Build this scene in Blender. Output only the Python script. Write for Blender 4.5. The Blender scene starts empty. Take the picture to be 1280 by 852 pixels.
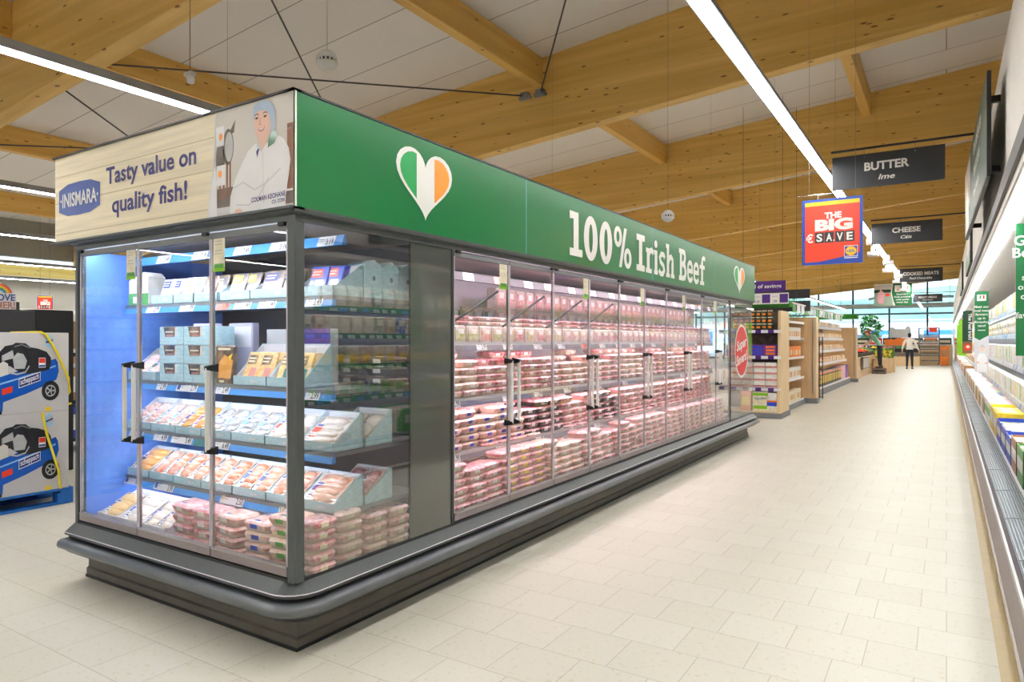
import bpy, bmesh, math, random
from mathutils import Vector, Matrix, Euler
random.seed(7)
S = bpy.context.scene
COL = S.collection
# ------------------------------------------------------------------ camera, sky, sun, exposure
cd = bpy.data.cameras.new('camera'); cam = bpy.data.objects.new('camera', cd); COL.objects.link(cam)
cam.location = (0, 0, 1.4)
cam.rotation_euler = (math.pi/2, 0, math.atan(543/855.0))
cd.sensor_width = 36; cd.lens = 36*855.0/1280; cd.clip_end = 500; cd.clip_start = .05
S.camera = cam
S.view_settings.view_transform = 'Standard'; S.view_settings.look = 'None'
S.view_settings.gamma = 1; S.view_settings.exposure = 0.25; S.view_settings.use_curve_mapping = False
S.cycles.transparent_max_bounces = 40
S.cycles.max_bounces = 10; S.cycles.diffuse_bounces = 5; S.cycles.glossy_bounces = 4
S.cycles.sample_clamp_indirect = 8
W = bpy.data.worlds.new('sky'); S.world = W; W.use_nodes = True
wn = W.node_tree.nodes; wl = W.node_tree.links
bg = wn['Background']
tc = wn.new('ShaderNodeTexCoord'); sx = wn.new('ShaderNodeSeparateXYZ'); cr = wn.new('ShaderNodeValToRGB')
wl.new(tc.outputs['Generated'], sx.inputs[0]); wl.new(sx.outputs['Z'], cr.inputs[0]); wl.new(cr.outputs[0], bg.inputs[0])
cr.color_ramp.elements[0].color = (.80, .93, 1, 1); cr.color_ramp.elements[1].color = (.22, .55, .95, 1)
cr.color_ramp.elements[1].position = .5
bg.inputs[1].default_value = 1.7
sd = bpy.data.lights.new('sun', 'SUN'); so = bpy.data.objects.new('sun', sd); COL.objects.link(so)
sd.energy = 4.0; sd.angle = .01; sd.color = (1, .96, .9)
so.rotation_euler = (math.radians(50), 0, math.radians(15))
LAMP = 36.0      # luminaire diffuser strength
LEDM = 46.0       # meat case strips
LEDF = 62.0       # fish case strips
LEDR = 16.0       # wall chiller strips
# ------------------------------------------------------------------ colour and materials
def lin(h):
    h = h.lstrip('#'); o = []
    for i in (0, 2, 4):
        c = int(h[i:i+2], 16)/255
        o.append(c/12.92 if c <= .04045 else ((c+.055)/1.055)**2.4)
    return (*o, 1)
def newmat(name):
    m = bpy.data.materials.new(name); m.use_nodes = True
    return m, m.node_tree.nodes, m.node_tree.links, m.node_tree.nodes['Principled BSDF']
def mat(name, hx, rough=.5, metal=0, var=.05, scale=6, emit=0, spec=.5, stretch=(1, 1, 1), bump=0, coat=0, detail=2, alpha=None):
    m, N, L, b = newmat(name)
    c = lin(hx)
    t = N.new('ShaderNodeTexCoord'); mp = N.new('ShaderNodeMapping'); mp.inputs['Scale'].default_value = stretch
    n = N.new('ShaderNodeTexNoise'); n.inputs['Scale'].default_value = scale; n.inputs['Detail'].default_value = detail
    r = N.new('ShaderNodeValToRGB')
    r.color_ramp.elements[0].position = .3; r.color_ramp.elements[1].position = .7
    r.color_ramp.elements[0].color = tuple(x*(1-var) for x in c[:3])+(1,)
    r.color_ramp.elements[1].color = tuple(min(1, x*(1+var)) for x in c[:3])+(1,)
    L.new(t.outputs['Object'], mp.inputs[0]); L.new(mp.outputs[0], n.inputs['Vector']); L.new(n.outputs['Fac'], r.inputs[0])
    L.new(r.outputs[0], b.inputs['Base Color'])
    b.inputs['Roughness'].default_value = rough; b.inputs['Metallic'].default_value = metal
    b.inputs['Specular IOR Level'].default_value = spec
    if coat: b.inputs['Coat Weight'].default_value = coat; b.inputs['Coat Roughness'].default_value = .08
    if bump:
        bp = N.new('ShaderNodeBump'); bp.inputs['Strength'].default_value = bump; bp.inputs['Distance'].default_value = .01
        L.new(n.outputs['Fac'], bp.inputs['Height']); L.new(bp.outputs[0], b.inputs['Normal'])
    if emit:
        L.new(r.outputs[0], b.inputs['Emission Color']); b.inputs['Emission Strength'].default_value = emit
    return m
def mat_pick(name, hexes, rough=.4, scale=25, var=.5, mix='#ffffff', amt=.35, coat=.3):
    """colour picked per object, mottled with a second colour (printed packs, meat)"""
    m, N, L, b = newmat(name)
    oi = N.new('ShaderNodeObjectInfo'); r = N.new('ShaderNodeValToRGB'); r.color_ramp.interpolation = 'CONSTANT'
    e = r.color_ramp.elements
    for i, h in enumerate(hexes):
        if i < 2: e[i].position = i/len(hexes)
        el = e[i] if i < 2 else e.new(i/len(hexes))
        el.color = lin(h)
    L.new(oi.outputs['Random'], r.inputs[0])
    t = N.new('ShaderNodeTexCoord'); ad = N.new('ShaderNodeVectorMath'); ad.operation = 'ADD'
    L.new(t.outputs['Object'], ad.inputs[0]); L.new(oi.outputs['Random'], ad.inputs[1])
    n = N.new('ShaderNodeTexNoise'); n.inputs['Scale'].default_value = scale; n.inputs['Detail'].default_value = 3
    L.new(ad.outputs[0], n.inputs['Vector'])
    r2 = N.new('ShaderNodeValToRGB'); r2.color_ramp.elements[0].position = .5-var*.25; r2.color_ramp.elements[1].position = .5+var*.25
    r2.color_ramp.elements[0].color = (0, 0, 0, 1); r2.color_ramp.elements[1].color = (amt, amt, amt, 1)
    L.new(n.outputs['Fac'], r2.inputs[0])
    mx = N.new('ShaderNodeMix'); mx.data_type = 'RGBA'; mx.inputs[7].default_value = lin(mix)
    L.new(r2.outputs[0], mx.inputs[0]); L.new(r.outputs[0], mx.inputs[6]); L.new(mx.outputs[2], b.inputs['Base Color'])
    b.inputs['Roughness'].default_value = rough; b.inputs['Coat Weight'].default_value = coat; b.inputs['Coat Roughness'].default_value = .1
    return m
def glass(name, tint=(1, 1, 1), ior=1.5, rough=0.0):
    m = bpy.data.materials.new(name); m.use_nodes = True
    N = m.node_tree.nodes; L = m.node_tree.links
    N.clear()
    o = N.new('ShaderNodeOutputMaterial'); tr = N.new('ShaderNodeBsdfTransparent'); gl = N.new('ShaderNodeBsdfGlossy')
    ge = N.new('ShaderNodeNewGeometry'); dt = N.new('ShaderNodeVectorMath'); dt.operation = 'DOT_PRODUCT'
    L.new(ge.outputs['Incoming'], dt.inputs[0]); L.new(ge.outputs['Normal'], dt.inputs[1])
    f0 = ((ior-1)/(ior+1))**2; prev = dt.outputs['Value']
    for op, v in (('ABSOLUTE', None), ('SUBTRACT', 1), ('POWER', 5), ('MULTIPLY_ADD', None)):   # Schlick, same from both faces
        q = N.new('ShaderNodeMath'); q.operation = op
        if op == 'SUBTRACT': q.inputs[0].default_value = 1; L.new(prev, q.inputs[1])
        else: L.new(prev, q.inputs[0])
        if op == 'POWER': q.inputs[1].default_value = 5
        if op == 'MULTIPLY_ADD': q.inputs[1].default_value = 1-f0; q.inputs[2].default_value = f0
        q.use_clamp = True; prev = q.outputs[0]
    mx = N.new('ShaderNodeMixShader')
    nz = N.new('ShaderNodeTexNoise'); nz.inputs['Scale'].default_value = 2
    mr = N.new('ShaderNodeMapRange'); mr.inputs[3].default_value = rough; mr.inputs[4].default_value = rough+.004
    L.new(nz.outputs['Fac'], mr.inputs[0]); L.new(mr.outputs[0], gl.inputs['Roughness'])
    tr.inputs[0].default_value = (*tint, 1)
    L.new(prev, mx.inputs[0]); L.new(tr.outputs[0], mx.inputs[1]); L.new(gl.outputs[0], mx.inputs[2]); L.new(mx.outputs[0], o.inputs[0])
    return m
def emis(name, col, st):
    m = bpy.data.materials.new(name); m.use_nodes = True
    N = m.node_tree.nodes; L = m.node_tree.links; N.clear()
    o = N.new('ShaderNodeOutputMaterial'); e = N.new('ShaderNodeEmission'); nz = N.new('ShaderNodeTexNoise'); mr = N.new('ShaderNodeMapRange')
    mr.inputs[3].default_value = st*.98; mr.inputs[4].default_value = st*1.02
    L.new(nz.outputs['Fac'], mr.inputs[0]); L.new(mr.outputs[0], e.inputs[1]); e.inputs[0].default_value = (*col, 1)
    L.new(e.outputs[0], o.inputs[0]); return m
def woodmat(name, c1, c2, stretch, knots=0, rough=.5, kscale=(.6, 1, 5), lam=0):
    m, N, L, b = newmat(name)
    t = N.new('ShaderNodeTexCoord'); mp = N.new('ShaderNodeMapping'); mp.inputs['Scale'].default_value = stretch
    n = N.new('ShaderNodeTexNoise'); n.inputs['Scale'].default_value = 1.0; n.inputs['Detail'].default_value = 4
    r = N.new('ShaderNodeValToRGB'); r.color_ramp.elements[0].position = .3; r.color_ramp.elements[1].position = .7
    r.color_ramp.elements[0].color = lin(c1); r.color_ramp.elements[1].color = lin(c2)
    L.new(t.outputs['Object'], mp.inputs[0]); L.new(mp.outputs[0], n.inputs['Vector']); L.new(n.outputs['Fac'], r.inputs[0])
    out = r.outputs[0]
    if knots:
        mp2 = N.new('ShaderNodeMapping'); mp2.inputs['Scale'].default_value = kscale
        v = N.new('ShaderNodeTexVoronoi'); v.inputs['Scale'].default_value = 1.0; v.inputs['Randomness'].default_value = 1
        L.new(t.outputs['Object'], mp2.inputs[0]); L.new(mp2.outputs[0], v.inputs['Vector'])
        r2 = N.new('ShaderNodeValToRGB'); r2.color_ramp.elements[0].position = knots; r2.color_ramp.elements[1].position = knots*1.9
        r2.color_ramp.elements[0].color = (.28, .17, .1, 1); r2.color_ramp.elements[1].color = (1, 1, 1, 1)
        L.new(v.outputs['Distance'], r2.inputs[0])
        mx = N.new('ShaderNodeMix'); mx.data_type = 'RGBA'; mx.blend_type = 'MULTIPLY'; mx.inputs[0].default_value = 1
        L.new(out, mx.inputs[6]); L.new(r2.outputs[0], mx.inputs[7]); out = mx.outputs[2]
    if lam:
        sp = N.new('ShaderNodeSeparateXYZ'); L.new(t.outputs['Object'], sp.inputs[0])
        ma = N.new('ShaderNodeMath'); ma.operation = 'MULTIPLY'; ma.inputs[1].default_value = lam; L.new(sp.outputs['Z'], ma.inputs[0])
        wn_ = N.new('ShaderNodeTexWhiteNoise'); wn_.noise_dimensions = '1D'
        fl = N.new('ShaderNodeMath'); fl.operation = 'FLOOR'; L.new(ma.outputs[0], fl.inputs[0]); L.new(fl.outputs[0], wn_.inputs['W'])
        mr = N.new('ShaderNodeMapRange'); mr.inputs[3].default_value = .94; mr.inputs[4].default_value = 1.03; L.new(wn_.outputs['Value'], mr.inputs[0])
        mx = N.new('ShaderNodeMix'); mx.data_type = 'RGBA'; mx.blend_type = 'MULTIPLY'; mx.inputs[0].default_value = 1
        L.new(out, mx.inputs[6]); L.new(mr.outputs[0], mx.inputs[7]); out = mx.outputs[2]
    L.new(out, b.inputs['Base Color']); b.inputs['Roughness'].default_value = rough
    return m
def floormat():
    m, N, L, b = newmat('floor_tiles')
    g = N.new('ShaderNodeNewGeometry'); br = N.new('ShaderNodeTexBrick')
    br.inputs['Scale'].default_value = 1; br.inputs['Brick Width'].default_value = .31; br.inputs['Row Height'].default_value = .3
    br.inputs['Mortar Size'].default_value = .0022; br.inputs['Mortar Smooth'].default_value = .3; br.offset = .37; br.offset_frequency = 2
    br.inputs['Color1'].default_value = lin('#d3cfc2'); br.inputs['Color2'].default_value = lin('#cfcabc'); br.inputs['Mortar'].default_value = lin('#b0aa9c')
    L.new(g.outputs['Position'], br.inputs['Vector'])
    v = N.new('ShaderNodeTexNoise'); v.inputs['Scale'].default_value = 38; v.inputs['Detail'].default_value = 3
    L.new(g.outputs['Position'], v.inputs['Vector'])
    r = N.new('ShaderNodeValToRGB'); e = r.color_ramp.elements
    e[0].position = .33; e[0].color = (.90, .85, .72, 1); e[1].position = .40; e[1].color = (1, 1, 1, 1)
    L.new(v.outputs['Fac'], r.inputs[0])
    mx = N.new('ShaderNodeMix'); mx.data_type = 'RGBA'; mx.blend_type = 'MULTIPLY'; mx.inputs[0].default_value = .8
    L.new(br.outputs['Color'], mx.inputs[6]); L.new(r.outputs[0], mx.inputs[7]); L.new(mx.outputs[2], b.inputs['Base Color'])
    b.inputs['Roughness'].default_value = .42; b.inputs['Specular IOR Level'].default_value = .25
    return m
def deckmat():
    m, N, L, b = newmat('roof_deck')
    g = N.new('ShaderNodeNewGeometry'); br = N.new('ShaderNodeTexBrick')
    br.inputs['Scale'].default_value = 1; br.inputs['Brick Width'].default_value = 60; br.inputs['Row Height'].default_value = 1.0
    br.inputs['Mortar Size'].default_value = .012; br.inputs['Mortar Smooth'].default_value = .4
    br.inputs['Color1'].default_value = lin('#efece9'); br.inputs['Color2'].default_value = lin('#ebe8e5'); br.inputs['Mortar'].default_value = lin('#a8a5a2')
    L.new(g.outputs['Position'], br.inputs['Vector']); L.new(br.outputs['Color'], b.inputs['Base Color']); b.inputs['Roughness'].default_value = .6
    return m
M = {}
def mm(k, *a, **kw): M[k] = mat(k, *a, **kw); return M[k]
mm('anthracite', '#555a5b', .38, .3, .04, 30)
mm('kick', '#66625a', .5, .2, .08, 12)
mm('bumper', '#6a6e72', .28, .35, .04, 20)
mm('black', '#131416', .5, 0, .1); mm('darkgrey', '#2b2d30', .45, 0, .06); mm('charcoal', '#38383c', .6, 0, .04)
mm('midgrey', '#7d8084', .5, 0, .05); mm('greypanel', '#50534e', .06, 0, .04, 2, coat=1); mm('lightgrey', '#c3c3c2', .45, 0, .04)
mm('white', '#f0efed', .45, 0, .02); mm('offwhite', '#dcd8d2', .5, 0, .03); mm('wallgrey', '#8b8880', .7, 0, .03); mm('wallwhite', '#e6e3de', .7, 0, .02)
mm('chrome', '#c9c9cb', .18, .9, .03); mm('alu', '#b4b4b8', .3, .7, .04); mm('mauve', '#93888a', .4, .3, .04); mm('handle', '#e6e5e0', .5, 0, .03)
mm('caseint', '#cfcbd0', .45, 0, .03); mm('bluelit_wall', '#6c99f0', .2, 0, .06); mm('seal', '#d4cfd6', .3, 0, .05)
mm('green', '#00733a', .28, 0, .03, 2, coat=.25); mm('dgreen', '#0b3d22', .4); mm('flaggreen', '#0fa050', .4); mm('orange', '#f79a2e', .4); mm('signwhite', '#efeeea', .4, 0, .02)
mm('plank', '#f2e6c9', .45, 0, .10, 3, stretch=(.6, 1, 14)); mm('plankline', '#cdbd98', .5)
mm('navy', '#2b2a78', .4); mm('badge', '#3b55a0', .4); mm('photo_bg', '#d8d3cc', .45, 0, .05, 2); mm('photo_dk', '#6f6259', .45, 0, .3, 10); mm('photo_br', '#8a5a3c', .45, 0, .2, 9)
mm('coatwhite', '#f6f6f8', .5, 0, .03, 6); mm('coatshade', '#dcdde2', .5); mm('skinprint', '#eec6b4', .5, 0, .05); mm('netblue', '#b9cbe2', .5, 0, .06, 20); mm('lips', '#c8847c', .5); mm('hairdk', '#4a3a34', .6); mm('signred', '#ee4123', .35); mm('signblue', '#1c49b8', .35); mm('yellow', '#f6d32d', .4); mm('signblack', '#2f3238', .45, 0, .04)
mm('purple', '#4f2182', .4); mm('lime', '#86c820', .4); mm('red', '#d8232a', .4)
mm('railblue', '#4c9be8', .35, 0, .04); mm('raillight', '#8fc6ee', .35, 0, .06); mm('railgrey', '#77757e', .4, 0, .04); mm('ticket', '#efeef0', .4, 0, .02); mm('ticketred', '#f08a78', .4); mm('ink', '#2a2a30', .5); mm('teal', '#2f7f80', .4)
mm('carton', '#b9dbe4', .5, 0, .12, 30, stretch=(1, 1, 3)); mm('cartonin', '#ece9ec', .5, 0, .04); mm('cartonbrown', '#b98a5a', .7, 0, .08, 14)
mm('strap', '#ecd62c', .4); mm('palletblue', '#1563b0', .6, 0, .15, 9); mm('boxgrey', '#c9c6c4', .55, 0, .04, 5); mm('compblue', '#0f56b8', .35, 0, .08, 6); mm('compblack', '#242427', .4, 0, .2, 14); mm('compgrey', '#b9bab8', .4, 0, .12, 14); mm('rubber', '#1a1a1c', .6)
mm('traybeige', '#d9bfa6', .4, 0, .06, 20); mm('trayclear', '#dccfc4', .2, 0, .1, 20, coat=.6); mm('trayblack', '#26221f', .3, 0, .1, coat=.5)
mm('wood', '#deb98a', .5, 0, .07, 3, stretch=(6, 6, .5)); mm('woodlight', '#e3c79c', .5, 0, .05, 3, stretch=(6, 6, .5)); mm('shelfwhite', '#e8e4dc', .5)
mm('beige_border', '#bda97e', .4, 0, .05, 14); mm('grille', '#3b444c', .35, .4, .05); mm('gridline', '#a9adb2', .35, .6)
mm('steel', '#85888b', .35, .8, .05); mm('wire', '#4a4a4c', .5, .5); mm('lumgrey', '#9a9c9e', .4, .4)
mm('shirtwhite', '#e6e2da', .8, 0, .03); mm('teegreen', '#74a893', .8, 0, .05); mm('trousers', '#22252e', .8, 0, .05); mm('skin', '#d8a488', .6, 0, .04); mm('hairred', '#8c4428', .6, 0, .2, 40); mm('hairblack', '#1d1a19', .6, 0, .2, 40); mm('shoe', '#5a3a30', .5)
mm('hill', '#a9c2ae', .9, 0, .3, .05, detail=6); mm('tarmac', '#cfd0cf', .9, 0, .05, .5); mm('leaf', '#4d8a3a', .7, 0, .35, 12); mm('turf', '#2e7a2a', .9, 0, .3, 60)
mm('darkvan', '#c9cfd6', .5); mm('lilac', '#c6c2d8', .5)
for k, h in dict(p_yellow='#f2cf2e', p_blue='#2447c4', p_white='#f1efe9', p_pink='#eeb6c4', p_brown='#b07c4e', p_green='#5aa54a', p_cream='#efe6c8', p_orange='#ef7d1c', p_purple='#6a2a9a', p_dark='#3c3330', p_grn2='#27462f').items(): mm(k, h, .4, 0, .12, 18, coat=.2)
M['glass'] = glass('clear_glass', (.985, .99, .99), 1.6); M['glassblue'] = glass('blue_glass', (.80, .90, 1)); M['glasstint'] = glass('coated_side_glass', (.94, .95, .94), 2.4)
M['window'] = glass('window_glass', (.97, .99, .98))
M['glulam'] = woodmat('glulam', '#d6aa52', '#e8c270', (.35, 9, 9), knots=.075, kscale=(2.6, 4.0, 10.0), lam=22)
M['glulam_y'] = woodmat('glulam_purlin', '#d0a04a', '#e2ba66', (9, .35, 9), knots=.075, kscale=(4.0, 2.6, 10.0))
M['floor'] = floormat(); M['deck'] = deckmat()
M['lamp'] = emis('lamp_diffuser', (1, .985, .96), LAMP)
M['ledm'] = emis('led_pink', (1, .78, .90), LEDM); M['ledfs'] = emis('led_shelf', (.88, .92, 1), LEDF*.4); M['ledms'] = emis('led_shelf_pink', (1, .80, .90), LEDM*.6); M['ledf'] = emis('led_cool', (.86, .90, 1), LEDF); M['ledr'] = emis('led_white', (.93, .97, 1), LEDR)
M['spot'] = emis('spot_face', (1, .95, .85), 8)
M['mince'] = mat_pick('mince', ['#c4525e', '#d0707a', '#b84858', '#d98c8a'], .35, 45, .8, '#f2d2cc', .8, .6)
M['steak'] = mat_pick('steak', ['#a83246', '#b8424f', '#c65a64', '#9a2c3e'], .3, 30, .6, '#f0cfc8', .7, .6)
M['pale'] = mat_pick('pale_meat', ['#dc9c8c', '#e2ae9a', '#d48c80', '#e8c0ac'], .35, 35, .7, '#f6e6da', .7, .6)
M['burger'] = mat_pick('burger', ['#c8615e', '#b9a24a', '#a8b04e', '#d98a6a', '#c8505a'], .35, 40, .7, '#f3e4d4', .7, .6)
M['salmon'] = mat_pick('salmon', ['#f08a5a', '#ee9a74', '#f2a888', '#e87f52'], .3, 25, .6, '#fbdccb', .6, .6)
M['prawn'] = mat_pick('prawn', ['#f2b49a', '#f4c2ae', '#eea488'], .35, 60, .8, '#fdf0e8', .9, .5)
M['whitefish'] = mat_pick('white_fish', ['#ead9c8', '#e6d2be', '#f0e2d4'], .35, 30, .7, '#fbf4ee', .8, .5)
M['silverfish'] = mat_pick('silver_fish', ['#8d9096', '#a2a4a8', '#7e7f86'], .25, 20, .8, '#f0f0f2', .9, .6)
M['smoked'] = mat_pick('smoked_fish', ['#e79428', '#d98422', '#eda23c'], .3, 20, .7, '#f4c070', .6, .6)
M['crumb'] = mat_pick('breadcrumb', ['#d9a45c', '#cf9850', '#e0b26c'], .6, 70, .8, '#f0d8a8', .7, .1)
M['packdark'] = mat_pick('dark_pack', ['#2d3148', '#33303a', '#2a3550', '#3a3440'], .3, 14, .5, '#caa36a', .5)
M['packmix'] = mat_pick('printed_pack', ['#f3f0e6', '#f6e27a', '#f3f0e6', '#cfe3f2', '#f4d9dc', '#f2ead2', '#9cc27a', '#e8e4f0', '#f1c94a', '#f6f3ec'], .4, 22, .5, '#ffffff', .6)
M['packveg'] = mat_pick('bakery_pack', ['#e0a860', '#d98f4a', '#efc98a', '#c97a3a', '#f3e0b4'], .5, 14, .6, '#fff0d0', .5)
M['packtub'] = mat_pick('chilled_pack', ['#b98f80', '#3e6a4a', '#d8c9a8', '#c0b498', '#2c4c94', '#caa878', '#8a9a60'], .35, 18, .5, '#f2efe6', .6)
M['water'] = mat_pick('water_pack', ['#7fb0e8', '#8fbcf0', '#6fa2e0'], .15, 40, .8, '#eef6ff', .8, .8)
# ------------------------------------------------------------------ mesh builder
class MB:
    def __init__(s): s.v = []; s.f = []; s.mi = []; s.sm = []; s.mats = []
    def mid(s, m):
        m = M[m] if isinstance(m, str) else m
        if m not in s.mats: s.mats.append(m)
        return s.mats.index(m)
    def add(s, vs, fs, m, smooth=False):
        o = len(s.v); s.v += [tuple(v) for v in vs]; k = s.mid(m)
        for f in fs: s.f.append(tuple(i+o for i in f)); s.mi.append(k); s.sm.append(smooth)
        return s
    def box(s, x0, y0, z0, x1, y1, z1, m):
        x0, x1 = min(x0, x1), max(x0, x1); y0, y1 = min(y0, y1), max(y0, y1); z0, z1 = min(z0, z1), max(z0, z1)
        return s.add([(x0, y0, z0), (x1, y0, z0), (x1, y1, z0), (x0, y1, z0), (x0, y0, z1), (x1, y0, z1), (x1, y1, z1), (x0, y1, z1)],
                     [(3, 2, 1, 0), (4, 5, 6, 7), (0, 1, 5, 4), (1, 2, 6, 5), (2, 3, 7, 6), (3, 0, 4, 7)], m)
    def bbox(s, x0, y0, z0, x1, y1, z1, m, b=.005):
        """box with chamfered vertical and top edges"""
        x0, x1 = min(x0, x1), max(x0, x1); y0, y1 = min(y0, y1), max(y0, y1)
        p = [(x0+b, y0), (x1-b, y0), (x1, y0+b), (x1, y1-b), (x1-b, y1), (x0+b, y1), (x0, y1-b), (x0, y0+b)]
        q = [(min(max(x, x0+b), x1-b), min(max(y, y0+b), y1-b)) for x, y in p]
        vs = [(x, y, z0) for x, y in p]+[(x, y, z1-b) for x, y in p]+[(x, y, z1) for x, y in q]
        fs = [tuple(range(7, -1, -1)), tuple(range(16, 24))]
        for i in range(8):
            j = (i+1) % 8; fs += [(i, j, j+8, i+8), (i+8, j+8, j+16, i+16)]
        return s.add(vs, fs, m)
    def quad(s, a, b, c, d, m): return s.add([a, b, c, d], [(0, 1, 2, 3)], m)
    def ext(s, pts, vec, m):
        n = len(pts); vec = Vector(vec); q = [tuple(Vector(p)+vec) for p in pts]
        return s.add(list(pts)+q, [tuple(range(n-1, -1, -1)), tuple(range(n, 2*n))]+[(i, (i+1) % n, n+(i+1) % n, n+i) for i in range(n)], m)
    def tube(s, pts, r, m, n=8, caps=True):
        pts = [Vector(p) for p in pts]; vs = []; fs = []; up = None
        for i, p in enumerate(pts):
            d = (pts[min(i+1, len(pts)-1)]-pts[max(i-1, 0)]).normalized()
            if up is None: up = Vector((0, 0, 1)) if abs(d.z) < .9 else Vector((1, 0, 0))
            a = d.cross(up).normalized(); b = a.cross(d)
            rr = r[i] if isinstance(r, (list, tuple)) else r
            for k in range(n):
                t = 2*math.pi*k/n; vs.append(p+a*(rr*math.cos(t))+b*(rr*math.sin(t)))
        for i in range(len(pts)-1):
            for k in range(n): fs.append((i*n+k, i*n+(k+1) % n, (i+1)*n+(k+1) % n, (i+1)*n+k))
        s.add(vs, fs, m, True)
        if caps:
            o = (len(pts)-1)*n
            s.add(vs[:n], [tuple(range(n))], m); s.add(vs[o:], [tuple(range(n-1, -1, -1))], m)
        return s
    def lathe(s, prof, c, m, n=16, axis='z', sc=(1, 1)):
        vs = []; fs = []
        for r, h in prof:
            for k in range(n):
                t = 2*math.pi*k/n; u, v = r*math.cos(t)*sc[0], r*math.sin(t)*sc[1]
                p = (u, v, h) if axis == 'z' else ((h, u, v) if axis == 'x' else (v, h, u))
                vs.append((c[0]+p[0], c[1]+p[1], c[2]+p[2]))
        for i in range(len(prof)-1):
            for k in range(n): fs.append((i*n+k, i*n+(k+1) % n, (i+1)*n+(k+1) % n, (i+1)*n+k))
        fs.append(tuple(range(n-1, -1, -1))); fs.append(tuple((len(prof)-1)*n+k for k in range(n)))
        return s.add(vs, fs, m, True)
    def ball(s, c, r, m, n=12, k=8):
        r = (r, r, r) if not isinstance(r, (tuple, list)) else r
        vs = []; fs = []
        for i in range(k+1):
            a = math.pi*i/k
            for j in range(n):
                b = 2*math.pi*j/n
                vs.append((c[0]+r[0]*math.sin(a)*math.cos(b), c[1]+r[1]*math.sin(a)*math.sin(b), c[2]+r[2]*math.cos(a)))
        for i in range(k):
            for j in range(n): fs.append((i*n+j, (i+1)*n+j, (i+1)*n+(j+1) % n, i*n+(j+1) % n))
        return s.add(vs, fs, m, True)
    def sweep(s, path, prof, m, closed=True, smooth=False):
        """profile (out, z) carried along an XY path; out is to the right of travel, mitred"""
        vs = []; n = len(prof)
        for i, p in enumerate(path):
            d0 = (Vector(p)-Vector(path[i-1])).normalized() if i else None
            d1 = (Vector(path[i+1])-Vector(p)).normalized() if i < len(path)-1 else None
            d0 = d0 or d1; d1 = d1 or d0
            n0 = Vector((d0.y, -d0.x)); n1 = Vector((d1.y, -d1.x)); b = n0+n1; b = b/(b.length_squared/2)
            for o, z in prof: vs.append((p[0]+b.x*o, p[1]+b.y*o, z))
        fs = []
        rng = n if closed else n-1
        for i in range(len(path)-1):
            for k in range(rng):
                a, b_ = i*n+k, i*n+(k+1) % n
                fs.append((a, b_, b_+n, a+n))
        s.add(vs, fs, m, smooth)
        if closed:
            s.add(vs[:n], [tuple(range(n-1, -1, -1))], m); s.add(vs[-n:], [tuple(range(n))], m)
        return s
    def xf(s, fn, i0=0):
        for i in range(i0, len(s.v)): s.v[i] = tuple(fn(*s.v[i]))
        return s
    def mat4(s, mx, i0=0):
        for i in range(i0, len(s.v)): s.v[i] = tuple(mx @ Vector(s.v[i]))
        return s
    def mesh(s, name):
        me = bpy.data.meshes.new(name); me.from_pydata(s.v, [], s.f)
        for m in s.mats: me.materials.append(m)
        me.polygons.foreach_set('material_index', s.mi); me.polygons.foreach_set('use_smooth', s.sm); me.update()
        return me
    def build(s, name, parent=None, loc=(0, 0, 0), rot=(0, 0, 0), bevel=0):
        return obj(name, s.mesh(name), parent, loc, rot, bevel)
def obj(name, me, parent=None, loc=(0, 0, 0), rot=(0, 0, 0), bevel=0):
    o = bpy.data.objects.new(name, me); COL.objects.link(o); o.location = loc; o.rotation_euler = rot
    if parent: o.parent = parent
    if bevel:
        b = o.modifiers.new('bevel', 'BEVEL'); b.width = bevel; b.segments = 2; b.limit_method = 'ANGLE'
    return o
def tag(o, label, cat, group=None):
    o['label'] = label; o['category'] = cat
    if group: o['group'] = group
    return o
def struct(o): o['kind'] = 'structure'; return o
def stuff(o): o['kind'] = 'stuff'; return o
def thing(name, label, cat, loc=(0, 0, 0), rz=0, group=None):
    o = bpy.data.objects.new(name, None); COL.objects.link(o); o.location = loc; o.rotation_euler = (0, 0, rz); o.empty_display_size = .05
    return tag(o, label, cat, group)
def dup(o, loc, rz=None, label=None, group=None, rot=None):
    c = o.copy(); COL.objects.link(c); c.location = loc
    if rz is not None: c.rotation_euler = (0, 0, rz)
    if rot is not None: c.rotation_euler = rot
    if label: c['label'] = label
    if group: c['group'] = group
    for ch in o.children:
        k = ch.copy(); COL.objects.link(k); k.parent = c
        for g in ch.children:
            q = g.copy(); COL.objects.link(q); q.parent = k
    return c
# flat artwork on a plane: frame maps (u, v, n) to the world
def FX(x): return lambda u, v, n: (x+n, u, v)
def FXm(x): return lambda u, v, n: (x-n, -u, v)      # faces -X, u runs towards -Y
def FY(y): return lambda u, v, n: (u, y-n, v)
_tx = {}
def textmesh(t, bold=0.0, shear=0.0):
    key = (t, bold, shear)
    if key not in _tx:
        cu = bpy.data.curves.new('t', 'FONT'); cu.body = t; cu.size = 1; cu.offset = bold; cu.shear = shear; cu.resolution_u = 3
        cu.align_x = 'LEFT'
        o = bpy.data.objects.new('t', cu); me = o.to_mesh()
        vs = [tuple(v.co) for v in me.vertices]; fs = [tuple(p.vertices) for p in me.polygons]
        o.to_mesh_clear(); bpy.data.objects.remove(o); bpy.data.curves.remove(cu)
        if vs:
            x0 = min(v[0] for v in vs); x1 = max(v[0] for v in vs)
            vs = [(v[0]-x0, v[1]) for v in vs]; _tx[key] = (vs, fs, x1-x0)
        else: _tx[key] = ([], [], 0)
    return _tx[key]
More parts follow.
